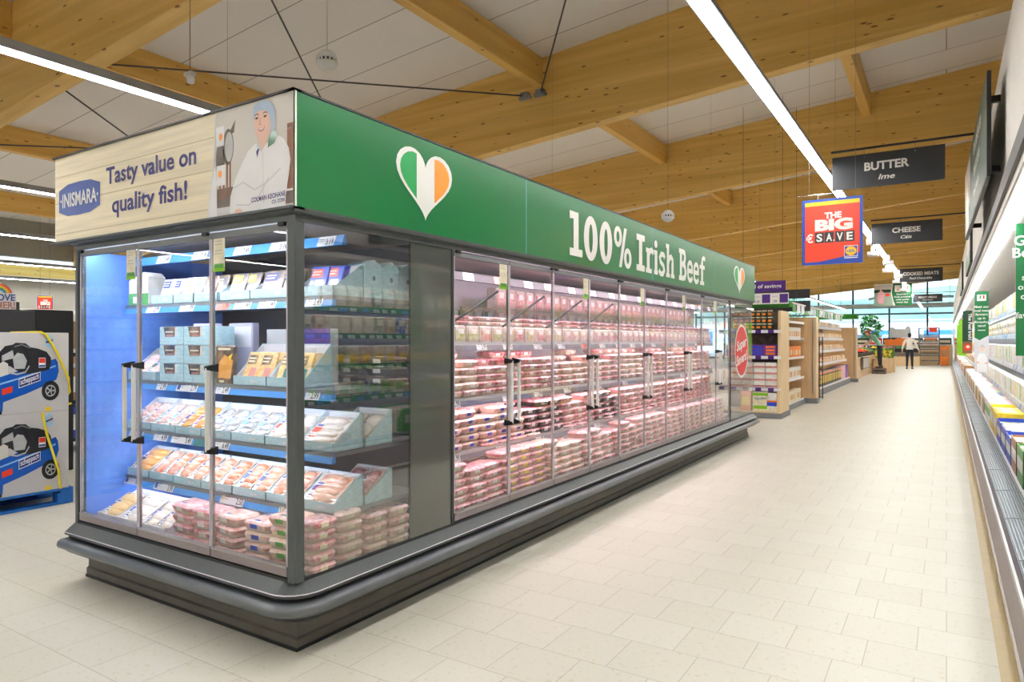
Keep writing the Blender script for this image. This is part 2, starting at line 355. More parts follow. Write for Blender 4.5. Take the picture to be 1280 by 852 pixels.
class Art:
    def __init__(s, frame, mb=None): s.F = frame; s.b = mb or MB()
    def poly(s, pts, m, n=.002): s.b.add([s.F(u, v, n) for u, v in pts], [tuple(range(len(pts)))], m); return s
    def rect(s, u0, v0, u1, v1, m, n=.002): return s.poly([(u0, v0), (u1, v0), (u1, v1), (u0, v1)], m, n)
    def ell(s, u, v, ru, rv, m, n=.002, a0=0, a1=360, k=28, rot=0):
        c, q = math.cos(math.radians(rot)), math.sin(math.radians(rot)); P = []
        for i in range(k+(0 if a1-a0 == 360 else 1)):
            t = math.radians(a0+(a1-a0)*i/k); x, y = ru*math.cos(t), rv*math.sin(t); P.append((u+x*c-y*q, v+x*q+y*c))
        return s.poly(P, m, n)
    def ring(s, u, v, ru, rv, ti, m, n=.002, k=28, tv=None):
        tv = tv or ti; A = []; B = []
        for i in range(k):
            t = 2*math.pi*i/k; A.append((u+ru*math.cos(t), v+rv*math.sin(t))); B.append((u+(ru-ti)*math.cos(t), v+(rv-tv)*math.sin(t)))
        s.b.add([s.F(x, y, n) for x, y in A+B], [(i, (i+1) % k, k+(i+1) % k, k+i) for i in range(k)], m); return s
    def line(s, pts, w, m, n=.002):
        """thick polyline with mitred joins"""
        L = []; R = []
        for i, p in enumerate(pts):
            p = Vector(p); d0 = (p-Vector(pts[i-1])).normalized() if i else None
            d1 = (Vector(pts[i+1])-p).normalized() if i < len(pts)-1 else None
            d0 = d0 or d1; d1 = d1 or d0; b = Vector((-d0.y, d0.x))+Vector((-d1.y, d1.x)); b = b/max(b.length_squared/2, .4)
            L.append(p+b*(w/2)); R.append(p-b*(w/2))
        k = len(pts)
        s.b.add([s.F(q.x, q.y, n) for q in R+L], [(i, i+1, k+i+1, k+i) for i in range(k-1)], m); return s
    def text(s, t, u, v, h, m, n=.003, bold=.02, xs=1, al='C', width=None, shear=0, slope=0, vert=False):
        """h is the capital height"""
        vs, fs, w = textmesh(t, bold, shear); k = h/.69
        if width: xs = width/(w*k) if w else 1
        o = {'C': -w*k*xs/2, 'L': 0, 'R': -w*k*xs}[al]
        P = [(o+x*k*xs, y*k) for x, y in vs]
        P = [((u+y, v-x) if vert else (u+x, v+y+slope*x)) for x, y in P]
        s.b.add([s.F(x, y, n) for x, y in P], fs, m); return s
def heart(cu, cv, w, h, k=40):
    P = []
    for i in range(k):
        t = 2*math.pi*i/k; x = 16*math.sin(t)**3; y = 13*math.cos(t)-5*math.cos(2*t)-2*math.cos(3*t)-math.cos(4*t)
        P.append((cu+x/32*w, cv+(y+2.6)/29.0*h))
    return P
def clip(P, u0, u1):
    for lim, sg in ((u0, 1), (u1, -1)):
        Q = []
        for i in range(len(P)):
            a, b = P[i-1], P[i]; fa, fb = sg*(a[0]-lim), sg*(b[0]-lim)
            if (fa >= 0) != (fb >= 0): t = fa/(fa-fb); Q.append((lim, a[1]+t*(b[1]-a[1])))
            if fb >= 0: Q.append(b)
        P = Q
    return P
def flagheart(a, cu, cv, w, h, n=.003):
    P = heart(cu, cv, w, h); a.poly(P[::-1], 'signwhite', n)
    Q = heart(cu, cv, w*.88, h*.88)
    a.poly(clip(Q, cu-w, cu-w*.16)[::-1], 'flaggreen', n+.002); a.poly(clip(Q, cu+w*.16, cu+w)[::-1], 'orange', n+.002)
# ------------------------------------------------------------------ the hall
XL, XR, YB, YF = -20.5, 1.9, -9.0, 55.0
K = .09; ZB = 5.15; BD = 1.28      # roof slope, underside of the beams at x=0, beam depth
def zr(x): return ZB+BD+K*x         # underside of the roof deck
struct(MB().box(XL, YB, -.1, XR, YF, 0, 'floor').build('floor'))
struct(MB().box(.19, YB, 0, .262, 42, .0015, 'beige_border').build('trim_1'))
struct(MB().add([(XL, YB, zr(XL)), (XR, YB, zr(XR)), (XR, YF, zr(XR)), (XL, YF, zr(XL))]+[(XL, YB, zr(XL)+.2), (XR, YB, zr(XR)+.2), (XR, YF, zr(XR)+.2), (XL, YF, zr(XL)+.2)],
       [(0, 1, 2, 3), (7, 6, 5, 4), (0, 4, 5, 1), (1, 5, 6, 2), (2, 6, 7, 3), (3, 7, 4, 0)], 'deck').build('ceiling'))
struct(MB().box(XR, YB, 0, XR+.2, YF, 7, 'wallwhite').build('wall_right'))
struct(MB().box(XL, YB-.2, 0, XR, YB, 7, 'wallwhite').build('wall_back'))
w = MB(); w.box(XL-.2, YB, 0, XL, YF, 3.02, 'wallgrey'); w.box(XL-.2, YB, 3.02, XL, 7, 3.6, 'wallgrey'); w.box(XL-.2, 14, 3.02, XL, YF, 3.6, 'wallgrey'); w.box(XL-.2, YB, 3.6, XL, YF, 7, 'wallgrey')
struct(w.build('wall_left'))
w = struct(MB().box(XL-.12, 7, 3.02, XL-.1, 14, 3.6, 'window').build('window_1'))
f = MB()
for y in (7, 14): f.box(XL-.14, y-.03, 3.02, XL-.06, y+.03, 3.6, 'white')
f.build('window_frame', w)
by = [3.9+5.72*i for i in range(9)]
x0, x1 = XL, XR
for i, y in enumerate(by):
    b = MB(); T = .11
    z0a, z0b = ZB+K*x0, ZB+K*x1
    b.ext([(x0, y-T, z0a), (x1, y-T, z0b), (x1, y-T, z0b+BD), (x0, y-T, z0a+BD)], (0, 2*T, 0), 'glulam')
    struct(b.build('roof_beam', bevel=.01))
px = [-1.34-4.2*i for i in range(7)]
yy = [YB]+by+[YF]
for i in range(len(yy)-1):
    for x in px:
        if i > 4 and x < -12: continue
        zt = zr(x); b = MB().ext([(x-.08, yy[i]+.11, zt-.44), (x+.08, yy[i]+.11, zt-.44), (x+.08, yy[i]+.11, zt), (x-.08, yy[i]+.11, zt)], (0, yy[i+1]-yy[i]-.22, 0), 'glulam_y')
        struct(b.build('roof_purlin', bevel=.006))
# front glazing
w = struct(MB().box(XL, YF+.04, .05, XR, YF+.06, 6.6, 'window').build('window_2'))
f = MB()
for i in range(13): x = XR-.7-2.3*i; f.box(x-.05, YF-.05, 0, x+.05, YF+.1, zr(x), 'darkgrey')
f.box(XL, YF-.06, 3.25, XR, YF+.12, 3.36, 'midgrey'); f.box(XL, YF-.06, 0, XR, YF+.12, .15, 'darkgrey')
f.build('window_frame', w)
b = MB(); b.tube([(-16, YF-2.6, 3.75), (.9, YF-2.6, 3.75)], .16, 'white', 12); b.tube([(-4.5, YF-2.2, 4.25), (-2.6, YF-2.2, 4.7), (-2.2, YF-2.2, 4.35), (.4, YF-2.2, 4.3)], .09, 'white', 10)
for x in (-14, -8, -3.5, .2): b.tube([(x, YF-2.6, 3.9), (x, YF-2.6, zr(x)-.01)], .012, 'white', 6)
tag(b.build('ventilation_duct'), 'white round ventilation ducts running in front of the far windows', 'duct')
# outside
struct(MB().box(-60, YF+.3, -.15, 60, 240, -.05, 'tarmac').build('street'))
b = MB(); NX = 60; vs = []; fs = []
for j in range(8):
    for i in range(NX+1):
        x = -140+280*i/NX; y = 110+j*14
        vs.append((x, y, -.1 if j == 0 else (3.0+1.5*j+(-x*.03)+1.6*math.sin(x*.05+j)+1*math.sin(x*.13+2*j))*min(1, j/3)))
for j in range(7):
    for i in range(NX): a = j*(NX+1)+i; fs.append((a, a+1, a+NX+2, a+NX+1))
b.add(vs, fs, 'hill', True); struct(b.build('hills'))
def tree(x, y, h):
    t = thing('tree', '', 'tree', (x, y, -.05))
    MB().tube([(0, 0, 0), (.05, 0, h*.5)], .16, 'hairdk').build('trunk', t)
    b = MB(); r = random.Random(int(x*10))
    for i in range(260):
        a, e, q = r.random()*6.283, r.uniform(-1, 1), r.uniform(.5, 1)
        c = Vector((math.cos(a)*math.sqrt(1-e*e)*q*h*.25, math.sin(a)*math.sqrt(1-e*e)*q*h*.25, h*.66+e*q*h*.34))
        d = Vector((r.gauss(0, 1), r.gauss(0, 1), r.gauss(0, 1))).normalized()*.3; u = d.cross(Vector((0, 0, 1)))
        b.quad(c-d, c-u*.6, c+d, c+u*.6, 'leaf')
    stuff(b.build('foliage', t)); return t
tree(-5.3, 64, 3.7)['label'] = 'small green street tree seen through the far window behind the bending shopper'
tree(-13.5, 75, 7)['label'] = 'green tree outside the far windows above the bakery shelves'
t = thing('retail_building', 'long white building across the street behind the parked vans', 'building', (0, 0, -.05))
MB().box(-34, 84, 0, 14, 92, 3.6, 'white').box(-34.2, 83.8, 3.6, 14.2, 92, 3.8, 'lightgrey').build('wall', t)
for i in range(9): f_ = MB().box(-32+5*i, 83.93, 1.0, -29.2+5*i, 83.99, 2.6, 'railblue').build('window', t)
def van(x, y, label):
    t = thing('parked_van', label, 'van', (x, y, -.05))
    MB().ext([(-2.4, -.9, .35), (2.4, -.9, .35), (2.4, -.9, 1.0), (1.7, -.9, 1.2), (1.2, -.9, 2.0), (-2.4, -.9, 2.0)], (0, 1.8, 0), 'darkvan').build('van_body', t, bevel=.08)
    MB().box(1.32, -.93, 1.25, .5, -.9, 1.85, 'black').build('side_window', t)
    for sx_ in (-1.5, 1.5): MB().lathe([(.33, -.1), (.36, 0), (.33, .1)], (sx_, -.9, .36), 'rubber', 16, 'y').build('wheel', t)
van(-4.5, 66, 'pale van parked outside behind the small street tree'); van(1.5, 70, 'pale van parked outside behind the bottle rack')
# ------------------------------------------------------------------ linear luminaires and ceiling fittings
def luminaire(x, y0, y1, z, label):
    t = thing('linear_luminaire', label, 'light', (x, 0, 0), group=None)
    MB().ext([(-.035, y0, z+.075), (-.06, y0, z+.012), (-.06, y0, z), (.06, y0, z), (.06, y0, z+.012), (.035, y0, z+.075)], (0, y1-y0, 0), 'lumgrey').build('housing', t)
    MB().box(-.048, y0+.02, z-.006, .048, y1-.02, z-.0005, 'lamp').build('diffuser', t)
    y = y0+.6
    while y < y1:
        MB().tube([(0, y, z+.07), (0, y, zr(x)-.005)], .0015, 'midgrey', 5).build('suspension_wire', t)
        y += 5.72
    return t
luminaire(-1.17, -8.4, 48, 3.3, 'long bright ceiling light line over the aisle beside the beef case')
luminaire(-5.2, -8.4, 12, 3.3, 'bright ceiling light line ending behind the fish sign')
luminaire(-9.8, -8.4, 46, 3.3, 'ceiling light line just left of the fish sign, uppermost of those at its edge')
luminaire(-14.2, -8.4, 46, 3.3, 'ceiling light line left of the fish sign, second one down')
luminaire(-18.4, 0, 46, 3.2, 'ceiling light line left of the fish case, just above the red hanging poster')
luminaire(-19.7, 0, 46, 2.95, 'lowest ceiling light line in front of the far left wall')
luminaire(-5.2, 15, 46, 3.3, 'ceiling light line above the bakery aisles beyond the beef case')
def spots(y):
    t = thing('track_spotlight', 'white track spotlights hanging under the ceiling light line near the cheese sign', 'spotlight', (-1.25, y, 3.24), group='track spotlights over the aisle')
    MB().box(-.025, -.08, -.05, .025, .08, .075, 'white').build('bracket', t)
    b = MB(); b.lathe([(.03, -.1), (.055, -.09), (.055, .09), (.06, .1)], (0, 0, -.09), 'white', 12, 'x'); b.build('lamp_body', t)
    MB().lathe([(.05, .1005), (.045, .103)], (0, 0, -.09), 'spot', 12, 'x').build('lamp_face', t)
    return t
s0 = spots(12.3)
for i in range(9): dup(s0, (-1.25 if i % 2 else -1.09, 13.6+1.9*i, 3.24), (0 if i % 2 else math.pi))
def smoke(x, y, z, r, label):
    t = thing('smoke_detector', label, 'smoke detector', (x, y, z))
    b = MB(); b.lathe([(.02, .95*r), (.55*r, .8*r), (.9*r, .4*r), (r, .12*r)], (0, 0, 0), 'white', 20); b.build('upper_housing', t)
    b = MB()
    for k in range(14):
        a = k*2*math.pi/14; b.box(.86*r*math.cos(a)-.006, .86*r*math.sin(a)-.006, -.2*r, .86*r*math.cos(a)+.006, .86*r*math.sin(a)+.006, .12*r, 'white')
    b.lathe([(.78*r, -.2*r), (.78*r, .12*r)], (0, 0, 0), 'black', 16); b.build('smoke_vents', t)
    MB().lathe([(r, -.2*r), (.92*r, -.45*r), (.55*r, -.8*r), (.2*r, -.86*r), (.18*r, -.95*r)], (0, 0, 0), 'white', 20).build('lower_housing', t)
    MB().tube([(0, 0, .9*r), (0, 0, zr(x)-z-.005)], .002, 'midgrey', 6).build('suspension_wire', t)
smoke(-4.59, 4.2, 3.86, .095, 'round white smoke detector hanging on a wire above the fish sign')
smoke(-2.75, 7.73, 2.86, .075, 'small white smoke detector hanging above the beef lettering')
t = thing('motion_sensor', 'small white motion sensor hanging below a purlin left of the smoke detector', 'sensor', (-5.6, 3.55, 3.72))
MB().bbox(-.05, -.03, 0, .05, .03, .035, 'offwhite').build('sensor_base', t); MB().lathe([(.03, 0), (.034, -.03), (.028, -.06), (.01, -.065)], (.01, 0, 0), 'white', 12).build('sensor_head', t)
MB().tube([(0, 0, .035), (0, 0, zr(-5.6)-3.72-.445)], .003, 'wire', 5).build('suspension_wire', t)
def rod(a, b_, label):
    t = thing('tie_rod', label, 'tie rod', a); d = Vector(b_)-Vector(a)
    MB().tube([(0, 0, 0), d], .012, 'wire', 8).build('rod', t)
    for q in (Vector((0, 0, 0)), d):
        m = MB(); m.box(-.07, -.05, -.05, .07, .05, .05, 'steel'); m.tube([(-.1, 0, -.03), (.1, 0, -.03)], .035, 'steel', 10); m.build('end_bracket', t, q, bevel=.008)
def zrod(x): return zr(x)-.62
for i, (xa, xb) in enumerate(((-5.54, -9.74), (-9.74, -13.94))):
    n = ('nearer the fish sign', 'further left')[i]
    rod((xa-.14, 9.34, zrod(xa)), (xb+.14, 4.06, zrod(xb)), 'thin steel tie rod meeting the bracket on the big beam, bay %s' % n)
    rod((xa-.14, 4.06, zrod(xa)), (xb+.14, 9.34, zrod(xb)), 'thin steel tie rod crossing the other one, bay %s' % n)
rod((-5.40, 9.34, zrod(-5.54)), (-1.48, 4.06, zrod(-1.34)), 'thin steel tie rod rising to the right from the bracket on the big beam')
# ------------------------------------------------------------------ chilled island: shared dimensions
KX, KY, XE, YE = -2.478, 2.09, -4.33, 10.4     # kick plate planes, left end, far end
GX, GY = -2.408, 2.02                          # outer glass planes
YS = 3.165                                     # fish unit meets the beef unit
def outline(part):
    if part == 'fish': return [(XE, KY), (KX, KY), (KX, YS)]
    return [(KX, YS), (KX, YE)]
P_KICK = [(-.25, .004), (.006, .004), (.006, .05), (-.006, .058), (-.006, .17), (-.25, .17)]
P_GASK = [(.012, 0), (.012, .014), (-.02, .014), (-.02, 0)]
P_UND = [(-.2, .16), (.1, .165), (.125, .185), (.13, .2), (.1, .262), (-.2, .262)]
P_BAR = [(.1, .195), (.14, .195), (.162, .208), (.17, .225), (.166, .243), (.15, .255), (.1, .258)]
P_LIP = [(-.2, .26), (.095, .262), (.1, .27), (.126, .276), (.128, .29), (.07, .333), (-.2, .333)]
P_LINE = [(.1282, .288), (.1288, .2895), (.1262, .2925), (.1254, .2915)]
P_SEAL = [(.07, .333), (.066, .345), (.05, .345), (.04, .333)]
def soft(path):      # round the outer corner a little
    if len(path) == 2: return path
    a, c, b = [Vector(p) for p in path]; r = .03; o = []
    for i in range(7):
        t = i/6; p = a.lerp(c, 1)
        q0 = c+(a-c).normalized()*r; q1 = c+(b-c).normalized()*r
        o.append(tuple((1-t)**2*q0+2*t*(1-t)*c+t*t*q1))
    return [path[0]]+o+[path[2]]
def island_base(root, part):
    p = outline(part); q = soft(p)
    b = MB().sweep(p, P_KICK, 'kick').sweep(p, P_GASK, 'black')
    # slotted keyholes in the kick plate
    def slot(x, y, d):
        if d == 'y': b.box(x-.005, y-.0075, .115, x+.005, y, .155, 'black')
        else: b.box(x, y-.005, .115, x+.0075, y+.005, .155, 'black')
    if part == 'fish':
        for x in (-4.1, -3.4, -2.56): slot(x, KY, 'y')
        for y in (2.2, 2.95): slot(KX, y, 'x')
    else:
        for y in (3.3, 4.6, 5.9, 6.05, 7.4, 8.8, 8.95, 9.7): slot(KX, y, 'x')
    b.build('kick_plate', root)
    MB().sweep(q, P_UND, 'darkgrey').build('bumper_carrier', root)
    MB().sweep(q, P_BAR, 'bumper', smooth=True).build('bumper_rail', root)
    MB().sweep(q, P_LIP, 'anthracite').sweep(q, P_LINE, 'seal').sweep(p, P_SEAL, 'black').build('sill', root)
    MB().sweep(p, [(.045, 1.93), (.072, 1.93), (.072, 1.955), (.095, 1.962), (.1, 1.98), (.045, 1.98)], 'anthracite').build('top_frame', root)
# rails with price tickets
def rail(root, axis, fixed, a, b_, z, h, m, tickets, flip=False):
    """price rail along x (axis 'x', facing -y) or y (axis 'y', facing +x)"""
    F = (lambda u, v, n: (u, fixed-n, v)) if axis == 'x' else (lambda u, v, n: (fixed+n, u, v))
    g = MB(); L0, L1 = a, b_
    g.add([F(u, v, n) for u in (L0, L1) for v, n in ((z-h/2, .012), (z+h/2, -.004), (z+h/2, -.016), (z-h/2, -.016))],
          [(0, 1, 2, 3), (7, 6, 5, 4), (0, 4, 5, 1), (1, 5, 6, 2), (2, 6, 7, 3), (3, 7, 4, 0)], m)
    r = g.build('price_rail', root)
    for (u0, u1, txt, kind) in tickets:
        t = MB(); sl = .006
        def f2(u, v, n): w_ = (v-(z-h/2))/h; return F(u, v, .0128-.016*w_+n)
        A = Art(f2, t); mt = {'r': 'ticketred', 't': 'teal'}.get(kind, 'ticket')
        A.poly([(u0, z-h*.48), (u1, z-h*.48), (u1+sl, z+h*.48), (u0+sl, z+h*.48)], mt, .001)
        if txt:
            A.text(txt, u1-.006, z-h*.34, h*.6, 'ink', .0018, .016, .72, 'R')
            A.rect(u0+.012, z+h*.18, u0+.012+(u1-u0)*.36, z+h*.24, 'midgrey', .0018); A.rect(u0+.012, z-.02*h, u0+.012+(u1-u0)*.28, z+h*.03, 'midgrey', .0018)
        if kind == 'b': A.rect(u0+.012, z-h*.3, u0+.04, z+h*.3, 'badge', .002)
        if kind == 'h': flagheart(A, u0+.026, z, .03, .036, .002)
        t.build('price_ticket', r)
    return r
def door(root, axis, a, b_, handle, sticker=True, arm=False):
    F = (lambda u, v, n: (u, GY+.012-n, v)) if axis == 'x' else (lambda u, v, n: (GX-.012+n, u, v))
    z0, z1 = .352, 1.925; g = .004
    def fb(mb, u0, u1, v0, v1, n0, n1, m):
        mb.add([F(u, v, n) for u, v, n in ((u0, v0, n0), (u1, v0, n0), (u1, v1, n0), (u0, v1, n0), (u0, v0, n1), (u1, v0, n1), (u1, v1, n1), (u0, v1, n1))],
               [(3, 2, 1, 0), (4, 5, 6, 7), (0, 1, 5, 4), (1, 2, 6, 5), (2, 3, 7, 6), (3, 0, 4, 7)], m)
    d = MB(); fb(d, a+g, b_-g, z0+.045, z1-.03, -.008, 0, 'glass'); d = d.build('door', root)
    e = MB()
    fb(e, a+g, a+.011, z0+.045, z1-.03, -.012, .003, 'seal'); fb(e, b_-.011, b_-g, z0+.045, z1-.03, -.012, .003, 'seal')
    fb(e, a+.0115, a+.015, z0+.045, z1-.03, -.012, .001, 'chrome'); fb(e, b_-.015, b_-.0115, z0+.045, z1-.03, -.012, .001, 'chrome')
    e.build('door_edge', d)
    e = MB(); fb(e, a+g, b_-g, z0, z0+.045, -.02, .006, 'mauve'); fb(e, a+g, b_-g, z0+.038, z0+.045, .006, .009, 'chrome'); e.build('bottom_rail', d)
    e = MB(); fb(e, a+g, b_-g, z1-.03, z1, -.02, .004, 'midgrey'); fb(e, (b_-.05 if handle == 'L' else a+.01), (b_-.01 if handle == 'L' else a+.05), z1-.012, z1+.004, 0, .02, 'black'); e.build('top_rail', d)
    if handle:
        u = a+.045 if handle == 'L' else b_-.045; zb, zt = .87, 1.27
        h = MB(); h.tube([F(u, zb, .05), F(u, zt, .05)], .012, 'handle', 10); h = h.build('handle', d)
        for z in (zb, zt):
            e = MB(); e.add([F(u+s_*.012, z+q, n) for n, q0 in ((0, .02), (.06, .009)) for s_, q in ((-1, -q0), (1, -q0), (1, q0), (-1, q0))],
                  [(3, 2, 1, 0), (4, 5, 6, 7), (0, 1, 5, 4), (1, 2, 6, 5), (2, 3, 7, 6), (3, 0, 4, 7)], 'black'); e.build('handle_mount', d)
    if sticker:
        A = Art(F); u0, u1 = (a+.02, a+.11) if sticker == 'L' else (b_-.115, b_-.025)
        A.rect(u0, 1.735, u1, 1.9, 'p_cream', .002); A.rect(u0, 1.735, u1, 1.757, 'lime', .003)
        for q in (.2, .4, .62, .8): A.ell(u0+q*(u1-u0), 1.762, .012, .012, 'p_green', .0035)
        for v in (1.88, 1.865, 1.835, 1.82): A.rect(u0+.012, v, u1-.02, v+.004, 'lightgrey', .003)
        A.b.build('info_sticker', d)
    if arm:
        e = MB(); e.tube([F(b_-.1, 1.72, -.02), F(a+.14, 1.50, -.14)], .008, 'darkgrey', 8); e.build('stay_arm', d)
    return d
# ------------------------------------------------------------------ fish unit (short end)
fish = thing('refrigerated_display_case', 'anthracite chilled case with three glass doors and fish packs, under the wood-look sign', 'chiller', (0, 0, 0))
island_base(fish, 'fish')
MB().bbox(GX-.056, GY, .333, GX, GY+.056, 1.935, 'anthracite', .006).build('corner_post', fish)
MB().bbox(XE, GY, .333, XE+.03, GY+.05, 1.935, 'anthracite', .004).build('end_post', fish)
MB().box(GX-.0145, GY+.058, .34, GX-.0065, 2.79, 1.93, 'glasstint').build('side_glass', fish)
MB().box(GX-.0145, 2.79, .34, GX-.0065, YS-.02, 1.93, 'greypanel').build('side_panel', fish)
MB().box(GX-.03, YS-.02, .34, GX-.002, YS, 1.93, 'darkgrey').build('mullion', fish)
MB().box(XE+.004, GY+.052, .34, XE+.02, 2.98, 1.93, 'bluelit_wall').build('left_end_panel', fish)  # blue glow of the LED light is put into this pale panel's colour
b = MB(); b.box(XE, 2.98, .3, KX-.05, 3.0, 1.95, 'darkgrey'); b.build('back_panel', fish)
b = MB(); b.box(XE+.02, GY+.03, .30, GX-.02, 2.98, .326, 'caseint'); b.build('bottom_deck', fish)
b = MB(); b.box(XE, GY+.06, 1.966, GX-.02, 3.1, 1.978, 'caseint'); b.build('canopy', fish)
b = MB(); b.box(XE+.05, 2.055, 1.958, -2.55, 2.09, 1.9655, 'ledf'); b.build('led_strip', fish)
TX0, TX1 = XE+.03, -2.472
F_RAIL = {'canopy': (1.887, 2.34), 'A': (1.592, 2.3), 'B': (1.137, 2.3), 'C': (.837, 2.3), 'D': (.547, 2.3)}
TK = {'canopy': [(-4.02, -3.88, '3.49', ''), (-3.66, -3.52, '3.19', ''), (-3.28, -3.14, '3.49', ''), (-2.98, -2.84, '3.19', ''), (-2.62, -2.5, '3.19', '')],
      'A': [(-4.06, -3.92, '2.99', ''), (-3.72, -3.58, '1.99', ''), (-3.38, -3.26, '1.99', 'r'), (-3.22, -3.08, '1.49', ''), (-3.02, -2.88, '1.49', ''), (-2.8, -2.7, '', ''), (-2.66, -2.54, '3.49', '')],
      'B': [(-3.95, -3.85, '2.99', ''), (-3.75, -3.55, '2.79', 'b'), (-3.38, -3.26, '2.49', ''), (-2.74, -2.68, '', 'b'), (-2.66, -2.56, '2.99', '')],
      'C': [(-4.25, -4.1, '4.99', ''), (-3.98, -3.84, '4.99', ''), (-3.8, -3.6, '5.49', ''), (-3.58, -3.46, '', 't'), (-3.4, -3.26, '6.49', ''), (-2.8, -2.7, '', '')],
      'D': [(-4.3, -4.12, '3.99', 'b'), (-3.98, -3.78, '3.99', 'b'), (-3.34, -3.14, '2.50', 'h'), (-2.86, -2.66, '2.89', 'h'), (-2.63, -2.52, '2.89', '')]}
for k, (z, y) in F_RAIL.items():
    r = rail(fish, 'x', y, TX0, TX1 + (.0 if k in 'ABCD' else .03), z, .05, 'railblue', TK[k])
    if k != 'canopy':
        s_ = MB(); s_.box(TX0, y-.002, z+.006, TX1, 2.95, z+.027, 'midgrey'); s_ = s_.build('shelf', fish)
        MB().box(TX0+.05, y+.03, z-.004, TX1-.05, y+.05, z+.0055, 'ledfs').build('led_strip', s_)
for a, b_, h in ((XE+.035, -3.675, 'R'), (-3.675, -3.03, 'L'), (-3.03, GX-.058, 'L')):
    door(fish, 'x', a, b_, h, 'L' if a > -3.1 else ('R' if a < -4 else False))
# ------------------------------------------------------------------ beef unit (long side)
beef = thing('refrigerated_display_case', 'long anthracite chilled meat case with ten glass doors, under the green beef sign', 'chiller', (0, 0, 0))
island_base(beef, 'beef')
DY = [3.175+.5985*i for i in range(11)]
MB().box(GX-.03, 9.165, .34, GX-.002, 9.2, 1.93, 'black').build('mullion', beef)
MB().box(GX-.0145, 9.2, .34, GX-.0065, YE, 1.93, 'glass').build('side_glass', beef)
A = Art(FX(GX-.0055)); A.ell(9.78, 1.26, .37, .37, 'signwhite', .001); A.ell(9.78, 1.26, .34, .34, 'red', .002)
A.text('Super', 9.78, 1.30, .13, 'signwhite', .003, .03, width=.52, slope=.16); A.text('Savers!', 9.78, 1.10, .13, 'signwhite', .003, .03, width=.56, slope=.16)
A.b.build('round_sticker', beef)
MB().box(-3.30, YS+.02, .3, -3.28, YE, 1.95, 'caseint').build('back_panel', beef)
MB().box(-3.30, YE-.02, .3, GX-.02, YE-.012, 1.93, 'glass').build('end_glass', beef)
MB().box(-3.28, YS+.01, .29, GX-.03, YE-.02, .322, 'caseint').build('bottom_deck', beef)
b = MB(); b.box(-3.3, YS, 1.966, GX-.02, YE, 1.978, 'caseint'); b.build('canopy', beef)
MB().box(-2.48, YS+.05, 1.958, -2.445, 9.15, 1.9655, 'ledm').build('led_strip', beef)
MB().box(XE, 3.175, .004, -3.32, YE, 1.98, 'anthracite').build('rear_housing', beef)
rn = random.Random(3)
def tick(step, red=0, off=0):
    o = []; y = 3.25+off
    while y < 9.0:
        o.append((y, y+.12, rn.choice(['2.99', '3.49', '1.99', '5.49', '3.99', '3.19']), 'r' if rn.random() < red else '')); y += step*rn.uniform(.8, 1.25)
    return o
B_RAIL = {'canopy': (1.82, -2.645), 'A': (1.365, -2.645), 'B': (1.002, -2.645), 'C': (.655, -2.645)}
for k, (z, x) in B_RAIL.items():
    rail(beef, 'y', x, YS+.03, 9.15, z, .055, 'railgrey' if k != 'canopy' else 'darkgrey', tick(.34, .12, .02 if k == 'canopy' else .1) if k in ('canopy', 'A') else tick(.5, 0, .16))
    if k != 'canopy':
        s_ = MB(); s_.box(-3.27, YS+.03, z+.006, x+.002, 9.15, z+.027, 'lightgrey'); s_ = s_.build('shelf', beef)
        MB().box(x-.06, YS+.06, z-.004, x-.035, 9.1, z+.0055, 'ledms').build('led_strip', s_)
for i in range(10): door(beef, 'y', DY[i], DY[i+1], 'R' if i % 2 == 0 else 'L', 'R' if i % 2 == 0 else False, arm=(i < 4))
# ------------------------------------------------------------------ header signs
fs_ = MB(); fs_.box(-4.517, 1.997, 1.985, -2.385, 2.03, 2.487, 'offwhite'); fs_.box(-4.53, 1.985, 2.487, -2.378, 2.035, 2.496, 'darkgrey'); fs_.box(-4.54, 1.97, 1.975, -2.378, 2.05, 1.985, 'anthracite')
fsg = tag(fs_.build('header_sign'), 'wood-look header sign with blue fish lettering and a photo of a man in white', 'sign')
A = Art(FY(1.997)); A.rect(-4.517, 1.985, -2.95, 2.487, 'plank', .001)
for v in (2.03, 2.215, 2.37): A.rect(-4.517, v, -2.95, v+.005, 'plankline', .002)
A.b.build('plank_print', fsg)
A = Art(FY(1.997))
A.poly([(-4.464, 2.162), (-4.464, 2.29), (-4.36, 2.318), (-4.23, 2.322), (-4.1, 2.318), (-3.997, 2.29), (-3.997, 2.162), (-4.1, 2.134), (-4.23, 2.13), (-4.36, 2.134)], 'badge', .003)
A.text('·INISMARA·', -4.23, 2.187, .078, 'signwhite', .004, .022, width=.43)
A.b.build('brand_badge', fsg)
A = Art(FY(1.997)); A.text('Tasty value on', -3.93, 2.268, .088, 'navy', .003, .022, al='L', width=.835); A.text('quality fish!', -3.87, 2.105, .088, 'navy', .003, .022, al='L', width=.70)
A.b.build('lettering', fsg)
# printed photograph on the fish sign (flat artwork)
A = Art(FY(1.997))
A.poly([(-2.937, 2.487), (-2.942, 2.434), (-2.947, 2.322), (-2.963, 2.195), (-2.987, 2.084), (-3.001, 1.985), (-2.39, 1.985), (-2.39, 2.487)][::-1], 'photo_bg', .0015)
A.rect(-2.93, 2.0, -2.80, 2.12, 'photo_dk', .002); A.rect(-2.93, 2.0, -2.82, 2.03, 'coatshade', .0022); A.rect(-2.80, 2.325, -2.4, 2.33, 'photo_bg', .002); A.rect(-2.43, 2.06, -2.392, 2.35, 'photo_br', .002); A.rect(-2.44, 2.0, -2.392, 2.055, 'photo_dk', .002); A.rect(-2.437, 2.055, -2.392, 2.064, 'white', .0022)
for u, w_ in ((-2.912, .012), (-2.885, .014), (-2.858, .012), (-2.835, .012)): A.rect(u, 2.07, u+w_, 2.24, 'photo_br', .0022)
